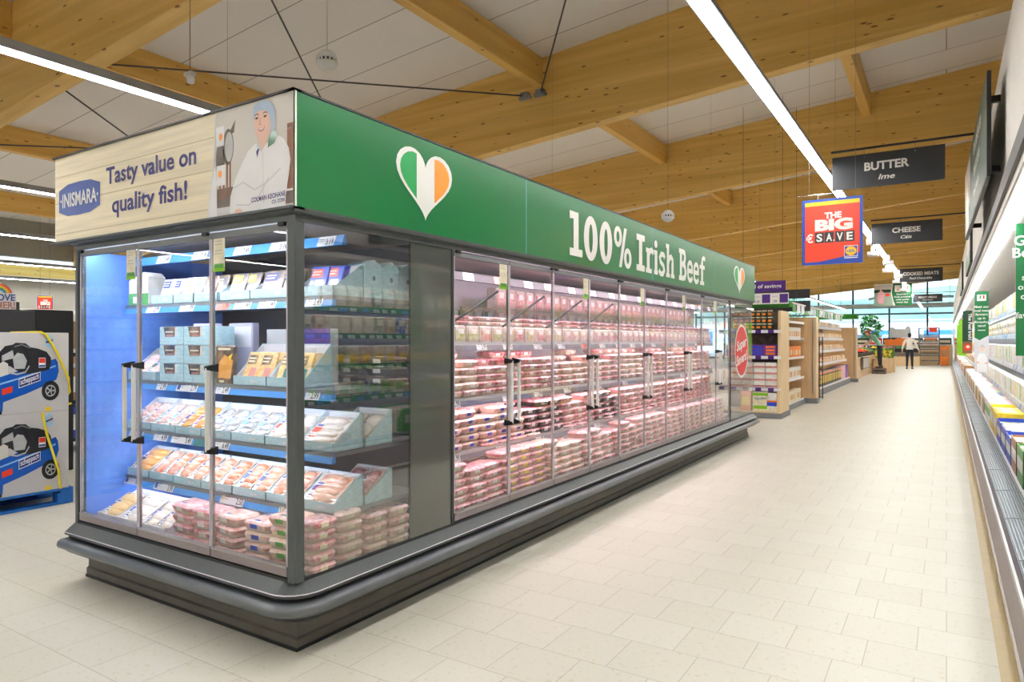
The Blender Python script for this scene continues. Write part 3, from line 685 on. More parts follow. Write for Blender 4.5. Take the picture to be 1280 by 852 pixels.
A.ell(-2.905, 2.26, .033, .085, 'photo_dk', .0022); A.ell(-2.845, 2.31, .042, .085, 'photo_dk', .0022); A.ell(-2.838, 2.31, .03, .07, 'compgrey', .0024); A.poly([(-2.84, 2.37), (-2.80, 2.37), (-2.79, 2.43)], 'photo_dk', .0022)
A.rect(-2.937, 2.32, -2.876, 2.415, 'coatwhite', .0026); A.ell(-2.9, 2.365, .014, .017, 'orange', .0028); A.rect(-2.932, 2.135, -2.865, 2.231, 'coatwhite', .0026); A.ell(-2.905, 2.19, .014, .017, 'orange', .0028)
A.poly([(-2.947, 2.233), (-2.974, 2.132), (-2.994, 2.036), (-3.001, 1.986), (-2.928, 1.986), (-2.934, 2.191)], 'coatwhite', .003)
A.line([(-2.937, 2.486), (-2.942, 2.434), (-2.947, 2.322), (-2.963, 2.195), (-2.987, 2.084), (-3.001, 1.986)], .008, 'signwhite', .0036)
A.poly([(-2.831, 1.996), (-2.825, 2.074), (-2.793, 2.141), (-2.743, 2.213), (-2.694, 2.268), (-2.64, 2.295), (-2.587, 2.279), (-2.524, 2.295), (-2.49, 2.309), (-2.45, 2.287), (-2.417, 2.242), (-2.406, 2.189), (-2.417, 2.124), (-2.437, 2.038), (-2.439, 1.987)], 'coatwhite', .004)
A.poly([(-2.623, 2.319), (-2.623, 2.273), (-2.597, 2.255), (-2.56, 2.29), (-2.547, 2.337)], 'skinprint', .0044)
A.poly([(-2.636, 2.28), (-2.60, 2.25), (-2.59, 2.262), (-2.626, 2.298)], 'coatshade', .0046); A.poly([(-2.556, 2.262), (-2.55, 2.303), (-2.524, 2.333), (-2.507, 2.339), (-2.493, 2.309), (-2.509, 2.278)], 'green', .0048)
A.poly([(-2.658, 2.409), (-2.663, 2.448), (-2.646, 2.472), (-2.599, 2.481), (-2.552, 2.47), (-2.518, 2.444), (-2.504, 2.404), (-2.507, 2.36), (-2.52, 2.332), (-2.564, 2.332), (-2.623, 2.349), (-2.646, 2.384)], 'netblue', .0044)
A.poly([(-2.651, 2.4), (-2.644, 2.428), (-2.611, 2.438), (-2.57, 2.432), (-2.543, 2.4), (-2.536, 2.357), (-2.543, 2.329), (-2.564, 2.305), (-2.593, 2.293), (-2.623, 2.307), (-2.64, 2.337), (-2.649, 2.369)], 'skinprint', .005)
for u in (-2.632, -2.574): A.ell(u, 2.406, .011, .005, 'hairdk', .0054); A.line([(u-.015, 2.42), (u, 2.425), (u+.015, 2.42)], .004, 'hairdk', .0054)
A.line([(-2.606, 2.405), (-2.612, 2.375), (-2.6, 2.372)], .004, 'lips', .0054); A.poly([(-2.623, 2.361), (-2.599, 2.357), (-2.574, 2.364), (-2.581, 2.346), (-2.601, 2.340), (-2.619, 2.348)], 'lips', .0054); A.poly([(-2.617, 2.359), (-2.599, 2.355), (-2.58, 2.361), (-2.586, 2.352), (-2.601, 2.348), (-2.614, 2.352)], 'signwhite', .0058)
A.poly([(-2.637, 2.256), (-2.623, 2.269), (-2.615, 2.264), (-2.63, 2.228)], 'navy', .0048)
A.line([(-2.80, 2.11), (-2.73, 2.13), (-2.646, 2.085), (-2.56, 2.11), (-2.47, 2.16)], .006, 'coatshade', .0046); A.line([(-2.78, 2.03), (-2.69, 2.02), (-2.62, 2.05), (-2.55, 2.13)], .006, 'coatshade', .0046); A.line([(-2.59, 2.25), (-2.585, 2.02)], .003, 'coatshade', .0046); A.ell(-2.765, 2.0, .026, .012, 'skinprint', .0046)
A.text('COLMAN KEOHANE', -2.437, 2.036, .021, 'navy', .006, .02, al='R', width=.232, slope=.03); A.text('CO. CORK', -2.437, 2.012, .015, 'navy', .006, .02, al='R', width=.09, slope=.03)
A.b.build('photo_print', fsg)
bs = MB(); bs.box(-2.41, 1.997, 1.985, -2.3835, 10.42, 2.487, 'green'); bs.box(-2.42, 1.985, 2.487, -2.378, 10.43, 2.496, 'darkgrey'); bs.box(-2.43, 1.985, 1.975, -2.378, 10.43, 1.985, 'anthracite')
bs.box(-2.3835, 1.997, 1.985, -2.381, 2.006, 2.487, 'signwhite')
for y in (3.93, 6.27, 8.3): bs.box(-2.3835, y, 1.985, -2.3825, y+.004, 2.487, 'raillight')
bsg = tag(bs.build('header_sign'), 'long green header sign with flag hearts and white beef lettering', 'sign')
A = Art(FX(-2.3832)); flagheart(A, 2.875, 2.235, .47, .375); flagheart(A, 9.53, 2.225, .58, .37); A.b.build('flag_heart', bsg)
# slab lettering, drawn stroke by stroke in a unit-height box
A = Art(FX(-2.3832)); H_, B0 = .335, 2.045
def glyph(ch, y0, w):
    def P(pts): return [(y0+u*w, B0+v*H_) for u, v in pts]
    def L(pts, t): A.line(P(pts), t*H_, 'signwhite', .003)
    lay_ = [0]
    def R(u0, v0, u1, v1): lay_[0] += 1; A.poly(P([(u0, v0), (u1, v0), (u1, v1), (u0, v1)]), 'signwhite', .003+.0003*lay_[0])
    def O(u, v, ru, rv, tu, tv): A.ring(y0+u*w, B0+v*H_, ru*w, rv*H_, tu*w, 'signwhite', .003, 28, tv*H_)
    T = .2*H_/w
    if ch == '1': R(.5-T*.62, 0, .5+T*.62, 1); R(.02, 0, .98, .17); A.poly(P([(.5-T*.6, 1), (.02, 1), (.02, .82), (.5-T*.6, .84)][::-1]), 'signwhite', .0045)
    if ch == '0': O(.5, .5, .5, .53, .36, .19)
    if ch == '%': O(.22, .75, .22, .27, .14, .13); O(.78, .25, .22, .27, .14, .13); A.poly(P([(.28, -.02), (.43, -.02), (.72, 1.02), (.57, 1.02)]), 'signwhite', .003)
    if ch == 'I': R(.5-T*.6, 0, .5+T*.6, 1); R(0, 0, 1, .17); R(0, .83, 1, 1)
    if ch == 'r': R(.12, 0, .12+T*1.1, .7); R(0, 0, .75, .13); R(0, .57, .3, .7); A.line(P([(.3, .45), (.5, .62), (.75, .66), (1, .6)]), .16*H_, 'signwhite', .0032)
    if ch == 'i': R(.5-T*.55, 0, .5+T*.55, .7); R(.02, 0, .98, .13); R(.02, .57, .5, .7); A.ell(y0+.5*w, B0+.88*H_, T*.62*w, .11*H_, 'signwhite')
    if ch == 's': A.line(P([(.92, .55), (.75, .64), (.4, .64), (.18, .53), (.28, .41), (.72, .31), (.84, .18), (.62, .06), (.25, .06), (.06, .16)]), .15*H_, 'signwhite', .003)
    if ch == 'h': R(.1, 0, .1+T, 1); R(0, .87, .3, 1); R(0, 0, .45, .12); R(.9-T, 0, .9, .46); R(.56, 0, 1, .12); A.line(P([(.3, .46), (.42, .6), (.62, .64), (.78, .56), (.8, .4)]), .16*H_, 'signwhite', .0032)
    if ch == 'B':
        R(.12, 0, .12+T, 1); R(0, 0, .5, .15); R(0, .85, .5, 1); R(.3, .45, .6, .6)
        A.line(P([(.5, .925), (.72, .9), (.8, .75), (.72, .6), (.5, .53)]), .17*H_, 'signwhite', .0032); A.line(P([(.5, .53), (.78, .46), (.88, .27), (.76, .11), (.5, .075)]), .17*H_, 'signwhite', .0034)
    if ch == 'e': A.line(P([(.12, .37), (.88, .37), (.86, .52), (.68, .64), (.4, .65), (.18, .55), (.12, .36), (.18, .16), (.4, .06), (.7, .07), (.92, .17)]), .15*H_, 'signwhite', .003)
    if ch == 'f': R(.28, 0, .28+T*1.1, .8); R(.1, 0, .8, .13); R(.02, .55, .9, .68); A.line(P([(.45, .7), (.5, .88), (.72, .95), (.98, .9)]), .15*H_, 'signwhite', .0032)
for ch, y0, w_ in (('1', 4.545, .225), ('0', 4.79, .25), ('0', 5.075, .25), ('%', 5.36, .385), ('I', 5.86, .20), ('r', 6.09, .20), ('i', 6.30, .11), ('s', 6.43, .185), ('h', 6.635, .25), ('B', 7.03, .25), ('e', 7.30, .2), ('e', 7.52, .2), ('f', 7.74, .22)): glyph(ch, y0, w_)
A.b.build('lettering', bsg)
# ------------------------------------------------------------------ packs in the fish unit
def slab(w, d, h, m, taper=.82):
    b = MB(); x, y = w/2, d/2; k = taper
    b.add([(-x*k, -y*k, 0), (x*k, -y*k, 0), (x*k, y*k, 0), (-x*k, y*k, 0), (-x, -y, h), (x, -y, h), (x, y, h), (-x, y, h),
           (-x*.9, -y*.9, h), (x*.9, -y*.9, h), (x*.9, y*.9, h), (-x*.9, y*.9, h), (-x*.86, -y*.86, h*.72), (x*.86, -y*.86, h*.72), (x*.86, y*.86, h*.72), (-x*.86, y*.86, h*.72)],
          [(3, 2, 1, 0), (0, 1, 5, 4), (1, 2, 6, 5), (2, 3, 7, 6), (3, 0, 4, 7), (4, 5, 9, 8), (5, 6, 10, 9), (6, 7, 11, 10), (7, 4, 8, 11),
           (8, 9, 13, 12), (9, 10, 14, 13), (10, 11, 15, 14), (11, 8, 12, 15), (12, 13, 14, 15)], m)
    return b
def fishpack(name, label, food, n, lump, lab, group, cat='fish pack', w=.13, d=.2, tray='trayclear'):
    sb_ = slab(w, d, .026, tray); sb_.box(-w*.43, -d*.43, .019, w*.43, d*.43, .0235, food); t = tag(sb_.build(name), label, cat, group)
    b = MB(); r = random.Random(sum(map(ord, food))+n)
    for i in range(n):
        if n <= 3: c = (0, -d*.43+d*.86*(i+.5)/n, .022); q = (w*.42, d*.46/n*1.1, lump*1.3)
        else: c = (r.uniform(-.33, .33)*w, r.uniform(-.36, .36)*d, .02+r.random()*.006); q = (lump*1.5, lump*1.1, lump)
        b.ball(c, q, food, 10, 6)
    b.build('food', t)
    A = Art(lambda u, v, nn: (u, v, .0375+nn)); A.rect(-w*.40, -d*.44, -w*.12, d*.06, 'p_white', 0); A.rect(-w*.38, -d*.3, -w*.14, -d*.08, lab, .0005); A.ell(-w*.26, 0, w*.12, d*.045, 'badge', .0005)
    for i in range(4): A.rect(-w*.38+i*.008, -d*.41, -w*.38+i*.008+.004, -d*.35, 'ink', .0005)
    A.b.build('pack_label', t); return t
def carton(w, d, hf, hb, name, label, group, m='carton', mi='cartonin', seat=.03):
    t = thing(name, label, 'tray', (0, 0, 0), 0, group); q = .003
    side = [(0, 0), (d, 0), (d, hb), (d*.93, hb), (d*.10, hf), (0, hf)]
    b = MB()
    for x in (0, w-q):
        i0 = len(b.v); b.ext([(x, y, z) for y, z in side], (q, 0, 0), m)
    b.box(0, 0, 0, w, q, hf, m); b.box(0, d-q, 0, w, d, hb, m); b.box(0, 0, 0, w, d, q, m)
    b.build('carton_shell', t)
    b = MB()
    for x in (q, w-2*q+.001): b.ext([(x, y, z) for y, z in [(.006, .004), (d-.004, .004), (d-.004, hb-.002), (d*.93, hb-.002), (d*.10, hf-.002), (.006, hf-.002)]], (.0012, 0, 0), mi)
    b.box(q+.001, d-2*q, .004, w-q-.001, d-q-.001, hb-.002, mi)
    b.build('lining', t)
    A = Art(lambda u, v, n: (u, -n, v))
    for i in range(9): A.rect(w*.55+i*.006, hf*.3, w*.55+i*.006+.0035, hf*.62, 'cartonin', .001)
    A.b.build('print', t); return t
LY = 2.303
proto = {}
def fill_row(z, spec, row, depth=.2, hf=.045, hb=.175, tilt=34):
    for (x0, x1, food, n, lump, lab, what, cnt) in spec:
        w = x1-x0-.006
        c = carton(w, depth, hf, hb, 'display_carton', 'carton of %s, %s fish shelf' % (what, row), None)
        c.location = (x0+.003, LY, z)
        packs_in(c, w, depth, food, n, lump, lab, what, cnt, row, z, x0+.003, LY, tilt)
def packs_in(c, w, depth, food, n, lump, lab, what, cnt, row, z, x, y, tilt, extra=''):
    per = max(1, int(w/.12)); g = '%s, %s shelf%s' % (what, row, extra)
    p0 = None; t = math.radians(tilt)
    for col in range(per):
        for i in range(cnt):
            px_ = x+w*(col+.5)/per; cy = y+.088+.022*i; cz = z+.058+.024*i*.9
            pw = w/per-.014
            rot = (t, 0, 0)
            if p0 is None:
                p0 = fishpack('fish_pack', 'pack of %s, %s fish shelf%s' % (what, row, extra), food, n, lump, lab, g, w=pw, d=.17)
                p0.location = (px_, cy, cz); p0.rotation_euler = rot
            else: dup(p0, (px_, cy, cz), rot=rot)
fill_row(.837+.028, [(-4.29, -4.03, 'prawn', 9, .016, 'p_white', 'pink cooked prawns nearest the left end', 2), (-4.03, -3.78, 'prawn', 12, .014, 'raillight', 'shelled prawns with a blue and white label', 2), (-3.78, -3.53, 'smoked', 2, .014, 'p_purple', 'orange smoked fillets with purple labels', 2),
    (-3.53, -3.26, 'silverfish', 2, .013, 'raillight', 'whole silver fish with oval label', 2), (-3.26, -2.98, 'silverfish', 3, .012, 'raillight', 'sliced silver fish with pale blue label', 2), (-2.98, -2.72, 'whitefish', 2, .015, 'signred', 'white fish with red label left of the corner post', 2), (-2.72, -2.475, 'whitefish', 3, .014, 'signred', 'white fish with red label right of the corner post', 2)], 'third')
fill_row(.547+.028, [(-4.29, -4.05, 'smoked', 3, .016, 'p_dark', 'brown glazed fillets at the left end', 2), (-4.05, -3.80, 'salmon', 2, .018, 'p_white', 'salmon darnes in clear film', 2), (-3.80, -3.53, 'salmon', 2, .02, 'p_dark', 'salmon steaks with dark label', 2),
    (-3.53, -3.25, 'salmon', 3, .016, 'p_white', 'pale salmon slices', 2), (-3.25, -2.97, 'salmon', 3, .014, 'badge', 'salmon sides with blue oval label', 2), (-2.97, -2.72, 'salmon', 2, .018, 'p_pink', 'salmon fillets left of the corner post', 2), (-2.72, -2.475, 'salmon', 2, .019, 'p_purple', 'salmon fillets right of the corner post', 2)], 'fourth', hb=.155)
# second cartons behind, seen through the side glass
for z, row, food, yy_, hb in ((.865, 'third', 'whitefish', 2.515, .175), (.575, 'fourth', 'steak', 2.515, .155)):
    c = carton(.24, .2, .045, hb, 'display_carton', 'second-row carton seen through side glass, %s shelf' % row, None); c.location = (-2.715, yy_, z)
    packs_in(c, .24, .2, food, 2, .015, 'p_white', 'fish seen through the side glass', 2, row, z, -2.715, yy_, 34, ', second row')
# bottom deck: white cartons, then stacked meat trays
for i, (x0, x1, food, wh) in enumerate(((-4.26, -4.06, 'crumb', 'brown oval fishcakes in the leftmost corner'), (-4.05, -3.82, 'whitefish', 'white fish portions'), (-3.81, -3.56, 'whitefish', 'white fillets with blue label'))):
    c = carton(x1-x0, .26, .06, .15, 'display_carton', 'white carton of %s on the bottom deck' % wh, None, 'cartonin'); c.location = (x0, 2.11, .327)
    packs_in(c, x1-x0, .26, food, 2, .02, 'p_blue', wh, 2, 'bottom', .327, x0, 2.12, 30)
def meattray(name, food, label, group, w=.2, d=.15, h=.05, sleeve=None, lab='p_white', detail=True, tray='traybeige'):
    b = MB(); x, y = w/2, d/2; k = .84
    def rr(sx_, sy_, z, c=.018): return [(-sx_+c, -sy_, z), (sx_-c, -sy_, z), (sx_, -sy_+c, z), (sx_, sy_-c, z), (sx_-c, sy_, z), (-sx_+c, sy_, z), (-sx_, sy_-c, z), (-sx_, -sy_+c, z)]
    rings = [rr(x*k, y*k, 0), rr(x*.93, y*.93, h*.3), rr(x, y, h*.64), rr(x, y, h*.7)]
    vs = sum(rings, []); fs = [tuple(range(7, -1, -1))]
    for i in range(3):
        for j in range(8): q = (j+1) % 8; fs.append((i*8+j, i*8+q, i*8+8+q, i*8+8+j))
    b.add(vs, fs[:9], tray); b.add(vs, fs[9:], food if tray != 'trayblack' else tray)
    top = [rr(x, y, h*.7), rr(x*.93, y*.93, h*.9), rr(x*.6, y*.6, h*1.0)]; vs = sum(top, []); fs = [tuple(range(16, 24))]
    for i in range(2):
        for j in range(8): q = (j+1) % 8; fs.append((i*8+j, i*8+q, i*8+8+q, i*8+8+j))
    b.add(vs, fs, food, True)
    if not detail:
        b.box(-.03, -y-.0015, h*.3, .02, -y*.9, h*.72, lab)
        b.box(-.03, -y*.8, h*.9, .025, -y*.35, h*1.005, lab)
    t = tag(b.build(name), label, 'meat pack', group)
    if detail:
        l = MB(); s_ = .34
        l.add([(-x*s_, -y*.97, h*.3), (x*s_*.6, -y*.97, h*.3), (x*s_*.6, -y*1.01, h*.71), (-x*s_, -y*1.01, h*.71), (x*s_*.6, -y*.5, h*1.0), (-x*s_, -y*.5, h*1.0), (x*s_*.6, -y*.7, h*.985), (-x*s_, -y*.7, h*.985)], [(0, 1, 2, 3), (3, 2, 6, 7), (7, 6, 4, 5)], lab)
        l.box(-x*s_*.7, -y*.68, h*.99, x*s_*.3, -y*.54, h*1.012, 'badge'); l.build('pack_label', t)
    return t
random.seed(11)
def stack(p, x, y, z, n, h, rz, first=None):
    for i in range(n):
        l = (x+random.uniform(-.004, .004), y+random.uniform(-.004, .004), z+i*(h+.0008)); a = rz+random.uniform(-.05, .05)
        if first is not None and first: p.location = l; p.rotation_euler = (0, 0, a); first = False
        else: dup(p, l, a)
stacks = [(-3.42, 2.19, 4, 'mince', 'traybeige', 'pink and white mince tray in the leftmost stack of the fish case bottom deck'), (-3.22, 2.18, 4, 'mince', 'trayclear', 'mince tray in the stack behind the joint of the second and third fish case doors'), (-3.02, 2.17, 4, 'pale', 'trayclear', 'meat tray in the middle stack behind the third fish case door'),
          (-2.80, 2.18, 4, 'pale', 'trayclear', 'clear tray with blue and white sleeve, stacked left of the corner post'), (-2.60, 2.17, 5, 'pale', 'traybeige', 'green-edged tray stacked right behind the corner post')]
for x, y, n, food, tr, lb in stacks:
    p = meattray('meat_tray', food, lb, lb[:60], .185, .15, .052, lab='p_blue' if 'blue' in lb else ('p_green' if 'green' in lb else 'p_white'), tray=tr); stack(p, x, y, .327, n, .052, random.uniform(-.12, .12), True)
for i, (y, n) in enumerate(((2.20, 5), (2.385, 5), (2.565, 4), (2.74, 4))):
    lb = 'beige tray in the %s stack behind the side glass, counted from the corner post' % ('first', 'second', 'third', 'fourth')[i]
    p = meattray('meat_tray', 'pale' if i else 'mince', lb, lb, .16, .14, .05, lab='p_cream'); p.rotation_euler = (0, 0, math.pi/2)
    stack(p, -2.50 if i else -2.485, y+.0, .327, n, .05, math.pi/2, True)
# upper shelf: cartons of smoked packs
def pouch(name, label, m, band, w=.13, h=.17, cat='pouch', group=None, food='salmon'):
    t = tag(MB().bbox(-w/2, 0, 0, w/2, .014, h, m, .004).build(name), label, cat, group)
    A = Art(lambda u, v, n: (u, -n, v)); A.rect(-w*.1, h*.08, w*.34, h*.5, food, .001); A.rect(-w*.42, h*.6, w*.2, h*.9, band, .001); A.rect(-w*.38, h*.68, w*.05, h*.72, 'p_cream', .0016); A.rect(-w*.38, h*.78, w*.1, h*.82, 'p_cream', .0016)
    A.b.build('print', t); return t
zA = 1.592+.028
def upper(x0, x1, m, band, food, what, n=4, ang=.0):
    w = x1-x0-.006; c = carton(w, .2, .05, .16, 'display_carton', 'pale carton of %s on the top shelf' % what, None); c.location = (x0+.003, LY, zA)
    p = pouch('fish_pouch', '%s packet in its carton on the top shelf' % what, m, band, min(.16, w*.52), .15, group=what, food=food)
    for i in range(n):
        l = (x0+.003+w*(.3+.4*(i % 2)), LY+.035+.028*(i//2)+.008*(i % 2), zA+.012); r = (-.32, 0, 0)
        if i == 0: p.location = l; p.rotation_euler = r
        else: dup(p, l, rot=r)
upper(-4.03, -3.80, 'p_white', 'badge', 'salmon', 'white and pink smoked salmon'); upper(-3.80, -3.60, 'p_white', 'raillight', 'salmon', 'pale blue topped salmon'); upper(-3.60, -3.38, 'packdark', 'packdark', 'salmon', 'black and pink sliced salmon')
upper(-3.36, -3.10, 'packdark', 'p_yellow', 'smoked', 'dark green and gold mackerel'); upper(-3.10, -2.74, 'packdark', 'navy', 'salmon', 'navy smoked salmon', 6); upper(-2.72, -2.475, 'p_blue', 'signred', 'smoked', 'red and blue fish')
c = thing('milk_carton', 'green and white carton at the left end of the top shelf', 'carton', (-4.16, 2.3, zA), .1)
MB().ext([(-.09, 0, 0), (.09, 0, 0), (.09, 0, .17), (.05, 0, .2), (-.09, 0, .15)], (0, .12, 0), 'p_white').build('carton_shell', c, bevel=.003); MB().box(-.0905, -.001, 0, .0905, 0, .07, 'p_green').box(-.05, -.0015, .01, -.01, -.001, .05, 'p_white').build('print', c)
for i in range(4):
    y = 2.505+i*.13
    t = thing('display_carton', 'peaked pale blue carton behind the side glass, top shelf, %s from the front' % ('first', 'second', 'third', 'fourth')[i], 'carton', (-2.62, y, zA))
    MB().ext([(0, 0, 0), (0, .128, 0), (0, .128, .165), (0, .07, .195), (0, 0, .16)], (.148, 0, 0), 'carton').build('carton_shell', t)
    A = Art(lambda u, v, n: (.148+n, u, v)); A.ell(.07, .10, .010, .012, 'ink', .001); A.ell(.07, .10, .006, .008, 'midgrey', .0015); A.rect(.04, .075, .1, .08, 'cartonin', .001); A.rect(.03, .03, .11, .034, 'cartonin', .001); A.b.build('print', t)
# second shelf
zB = 1.137+.028
c = carton(.30, .2, .05, .19, 'display_carton', 'slanted pale blue carton of mixed fish tubs at the left end of the second shelf', None); c.location = (-4.28, LY, zB)
packs_in(c, .30, .2, 'prawn', 3, .015, 'teal', 'mixed seafood with dark labels', 2, 'second', zB, -4.28, LY, 40)
for cx in range(2):
    for r_ in range(3):
        t = thing('stacked_carton', 'small windowed carton, %s of the %s column of six, second fish shelf' % (('bottom', 'middle', 'top')[r_], ('left', 'right')[cx]), 'carton', (-3.935+.245*cx, LY, zB+.107*r_))
        w = .238; MB().box(0, 0, 0, w, .16, .104, 'carton').box(.012, .003, .1045, w-.012, .157, .105, 'cartonin').build('carton_shell', t)
        A = Art(lambda u, v, n: (u, -n, v)); A.poly([(.055, .045), (.15, .045), (.165, .103), (.04, .103)], 'packdark', .001); A.rect(.06, .07, .14, .078, 'p_cream', .0016); A.rect(.07, .047, .14, .058, 'lips', .0016); A.rect(.155, .05, .175, .1, 'whitefish', .0012); A.b.build('window_print', t)
for i, x in enumerate((-3.76, -3.5)):
    t = tag(MB().bbox(-.11, 0, 0, .11, .05, .34, 'lilac', .006).box(-.1, -.002, .2, .1, 0, .32, 'cartonin').build('backing_carton', None, (x+.02, 2.46+.06*i, zB)), ('lilac', 'pink')[i]+' carton standing behind the six stacked cartons', 'carton')
t = thing('fish_pouch', 'black pouch with orange fish picture beside the stacked cartons on the second shelf', 'pouch', (-3.34, LY+.02, zB))
MB().bbox(-.085, 0, 0, .085, .02, .21, 'packdark', .006).build('pouch_body', t); A = Art(lambda u, v, n: (u, -n, v)); A.poly([(-.06, .03), (.05, .03), (.07, .13), (0, .16), (-.05, .12)], 'smoked', .001); A.poly([(.03, .15), (.07, .17), (.05, .13)], 'p_yellow', .0015); A.rect(-.06, .185, .05, .197, 'p_cream', .001); A.ell(-.03, .014, .025, .008, 'p_cream', .001); A.b.build('print', t)
for i, (x0, x1, lab) in enumerate(((-3.24, -2.97, 'lips'), (-2.965, -2.69, 'teal'))):
    w = x1-x0; c = carton(w, .2, .05, .22, 'display_carton', ('pale carton of crumbed fish with red labels, on the second shelf', 'pale carton of crumbed fish with teal labels, beside the corner post')[i], None); c.location = (x0, LY, zB)
    for k in range(4):
        p = pouch('breaded_fish_pack', 'crumbed fish packet with %s label on the second shelf' % ('red', 'teal')[i], 'crumb', 'packdark', w*.44, .18, 'fish pack', 'crumbed fish, %s labels' % ('red', 'teal')[i], food=lab) if k == 0 else dup(p, (0, 0, 0))
        p.location = (x0+w*(.28+.44*(k % 2)), LY+.03+.04*(k//2), zB+.008); p.rotation_euler = (-.38, 0, 0)
for i in range(2): tag(MB().bbox(-.12, 0, 0, .12, .06, .30, 'p_white', .005).box(-.12, -.001, .2, .12, 0, .3, 'purple' if i else 'lightgrey').build('backing_carton', None, (-3.12+.27*i, 2.52, zB)), ('pale', 'purple-topped')[i]+' carton standing behind the crumbed fish', 'carton')
# dark backing boxes on the second shelf (black and navy packs)
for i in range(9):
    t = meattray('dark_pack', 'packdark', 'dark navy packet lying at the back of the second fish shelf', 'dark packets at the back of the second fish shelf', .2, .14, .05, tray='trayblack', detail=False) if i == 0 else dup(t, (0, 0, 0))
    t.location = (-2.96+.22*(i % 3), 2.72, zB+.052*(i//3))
# ------------------------------------------------------------------ packs in the beef unit
random.seed(5)
def pot(name, food, label, group, w=.13, h=.11):
    b = MB().bbox(-w/2, -.05, 0, w/2, .05, h, 'trayclear', .012); b.bbox(-w/2+.008, -.052, .012, w/2-.008, -.045, h-.03, food, .004); b.box(-.03, -.0535, h*.5, .03, -.052, h*.78, 'p_white')
    t = tag(b.build(name), label, 'meat pack', group); return t
NTH = ['first', 'second', 'third', 'fourth', 'fifth', 'sixth', 'seventh', 'eighth', 'ninth', 'tenth']
FRONT = math.pi/2
def place(p, used, l, a):
    if not used: p.location = l; p.rotation_euler = (0, 0, a); return p
    return dup(p, l, a)
for di in range(10):
    y0 = DY[di]+.03 if di else DY[0]+.04; w = .5985; near = di < 3
    dn = 'behind the %s beef case door' % NTH[di]
    zc = .3225
    specs = [('bottom deck', zc, -2.535, 7, .047, ['mince', 'mince', 'pale', 'mince', 'steak', 'mince', 'mince', 'steak', 'mince', 'mince'][di], 'traybeige', 'p_white' if di != 1 else 'p_yellow'),
             ('third shelf', .655+.028, -2.735, 5, .05, ['pale', 'pale', 'steak', 'mince', 'steak', 'mince', 'mince', 'mince', 'mince', 'steak'][di], 'traybeige' if di not in (2, 4) else 'trayblack', 'p_blue' if di < 2 else 'p_white'),
             ('second shelf', 1.002+.028, -2.735, 5, .048, ['pale', 'steak', 'steak', 'pale', 'mince', 'pale', 'steak', 'mince', 'pale', 'mince'][di], 'traybeige', 'p_white')]
    for nm, (sh, z, x, n, h, food, tr, lab) in zip(('meat tray', 'steak tray', 'meat pack'), specs):  # same generic meat tray on every shelf; contents vary by door
        lb = '%s stacked on the %s %s' % (nm, sh, dn); p = meattray(nm.replace(' ', '_'), food, lb, lb, .188, .155, h, lab=lab, detail=near, tray=tr); used = False
        for c in range(3):
            k = n-(1 if random.random() < .3 else 0)
            for i in range(k):
                p_ = place(p, used, (x+random.uniform(-.009, .009)-(.006*i), y0+.1+c*.194+random.uniform(-.003, .003), z+i*(h+.0008)), FRONT+random.uniform(-.09, .09)); used = True
            for i in range(k, k+1):   # the row behind, one layer higher
                dup(p, (x-.185, y0+.1+c*.194, z+i*(h+.0008)-.0), FRONT+random.uniform(-.06, .06)); 
                for q in range(i): 
                    if near and q == i-1: dup(p, (x-.185, y0+.1+c*.194, z+q*(h+.0008)), FRONT)
    # top shelf: pots and burger packs
    lb = 'clear %s pot on the top shelf %s' % ('burger' if di < 2 else 'meat', dn); z = 1.365+.028
    food = 'burger' if di < 3 else ('pale' if di % 2 else 'mince'); p = pot('meat_pot', food, lb, lb); used = False
    for c in range(4): place(p, used, (-2.72, y0+.075+c*.145, z), FRONT); used = True
    for c in range(4): dup(p, (-2.83, y0+.075+c*.145, z), FRONT)
    lb = 'flat pink pack laid over the pots %s' % dn; p = meattray('flat_meat_pack', 'mince' if di not in (1,) else 'pale', lb, lb, .19, .16, .032, tray='trayclear', detail=False); used = False
    for c in range(3):
        for k in range(2): place(p, used, (-2.76, y0+.1+c*.194, z+.1105+.0325*k), FRONT+random.uniform(-.1, .1)); used = True
    lb = 'upright pack on the top shelf step %s' % dn; p = pot('upright_pack', 'mince' if di != 1 else 'packtub', lb, lb, .135, .16); used = False
    for c in range(4):
        for k in range(2 if di > 1 else 1): place(p, used, (-2.99-.0*k, y0+.075+c*.145, z+.10+.1605*k), FRONT); used = True
    tag(MB().box(-3.10, y0-.01, z, -2.90, y0+w-.03, z+.0995, 'lightgrey').box(-3.09, y0-.005, z+.0996, -2.91, y0+w-.035, z+.0999, 'caseint').build('display_step'), 'pale display step on the top shelf %s' % dn, 'step')
# ------------------------------------------------------------------ wall chiller on the right
ch = thing('wall_chiller', 'long open wall chiller with lit canopy and stocked shelves along the right wall', 'chiller', (0, 0, 0))
C0, C1 = 1.2, 42.0
MB().box(.30, C0, .004, 1.3, C1, .06, 'black').build('plinth', ch)
b = MB(); b.ext([(.262, C0, .03), (.262, C0, .31), (.285, C0, .345), (1.3, C0, .345), (1.3, C0, .061), (.31, C0, .061), (.31, C0, .03)], (0, C1-C0, 0), 'mauve'); b.box(.254, C0, .022, .262, C1, .05, 'white'); b.box(.256, C0, .315, .268, C1, .345, 'lightgrey'); b.build('front_panel', ch)
b = MB(); b.box(.285, C0, .3455, .435, C1, .356, 'grille')
for i in range(9): b.box(.292+.016*i, C0, .356, .2955+.016*i, C1, .364, 'gridline')
y = 2.2
while y < 30:
    b.tube([(.288, y, .366), (.33, y+.05, .366), (.39, y+.06, .366), (.432, y, .366)], .003, 'gridline', 5); y += .9
b.build('air_grille', ch)
MB().box(.435, C0, .3455, 1.28, C1, .352, 'caseint').build('deck', ch)
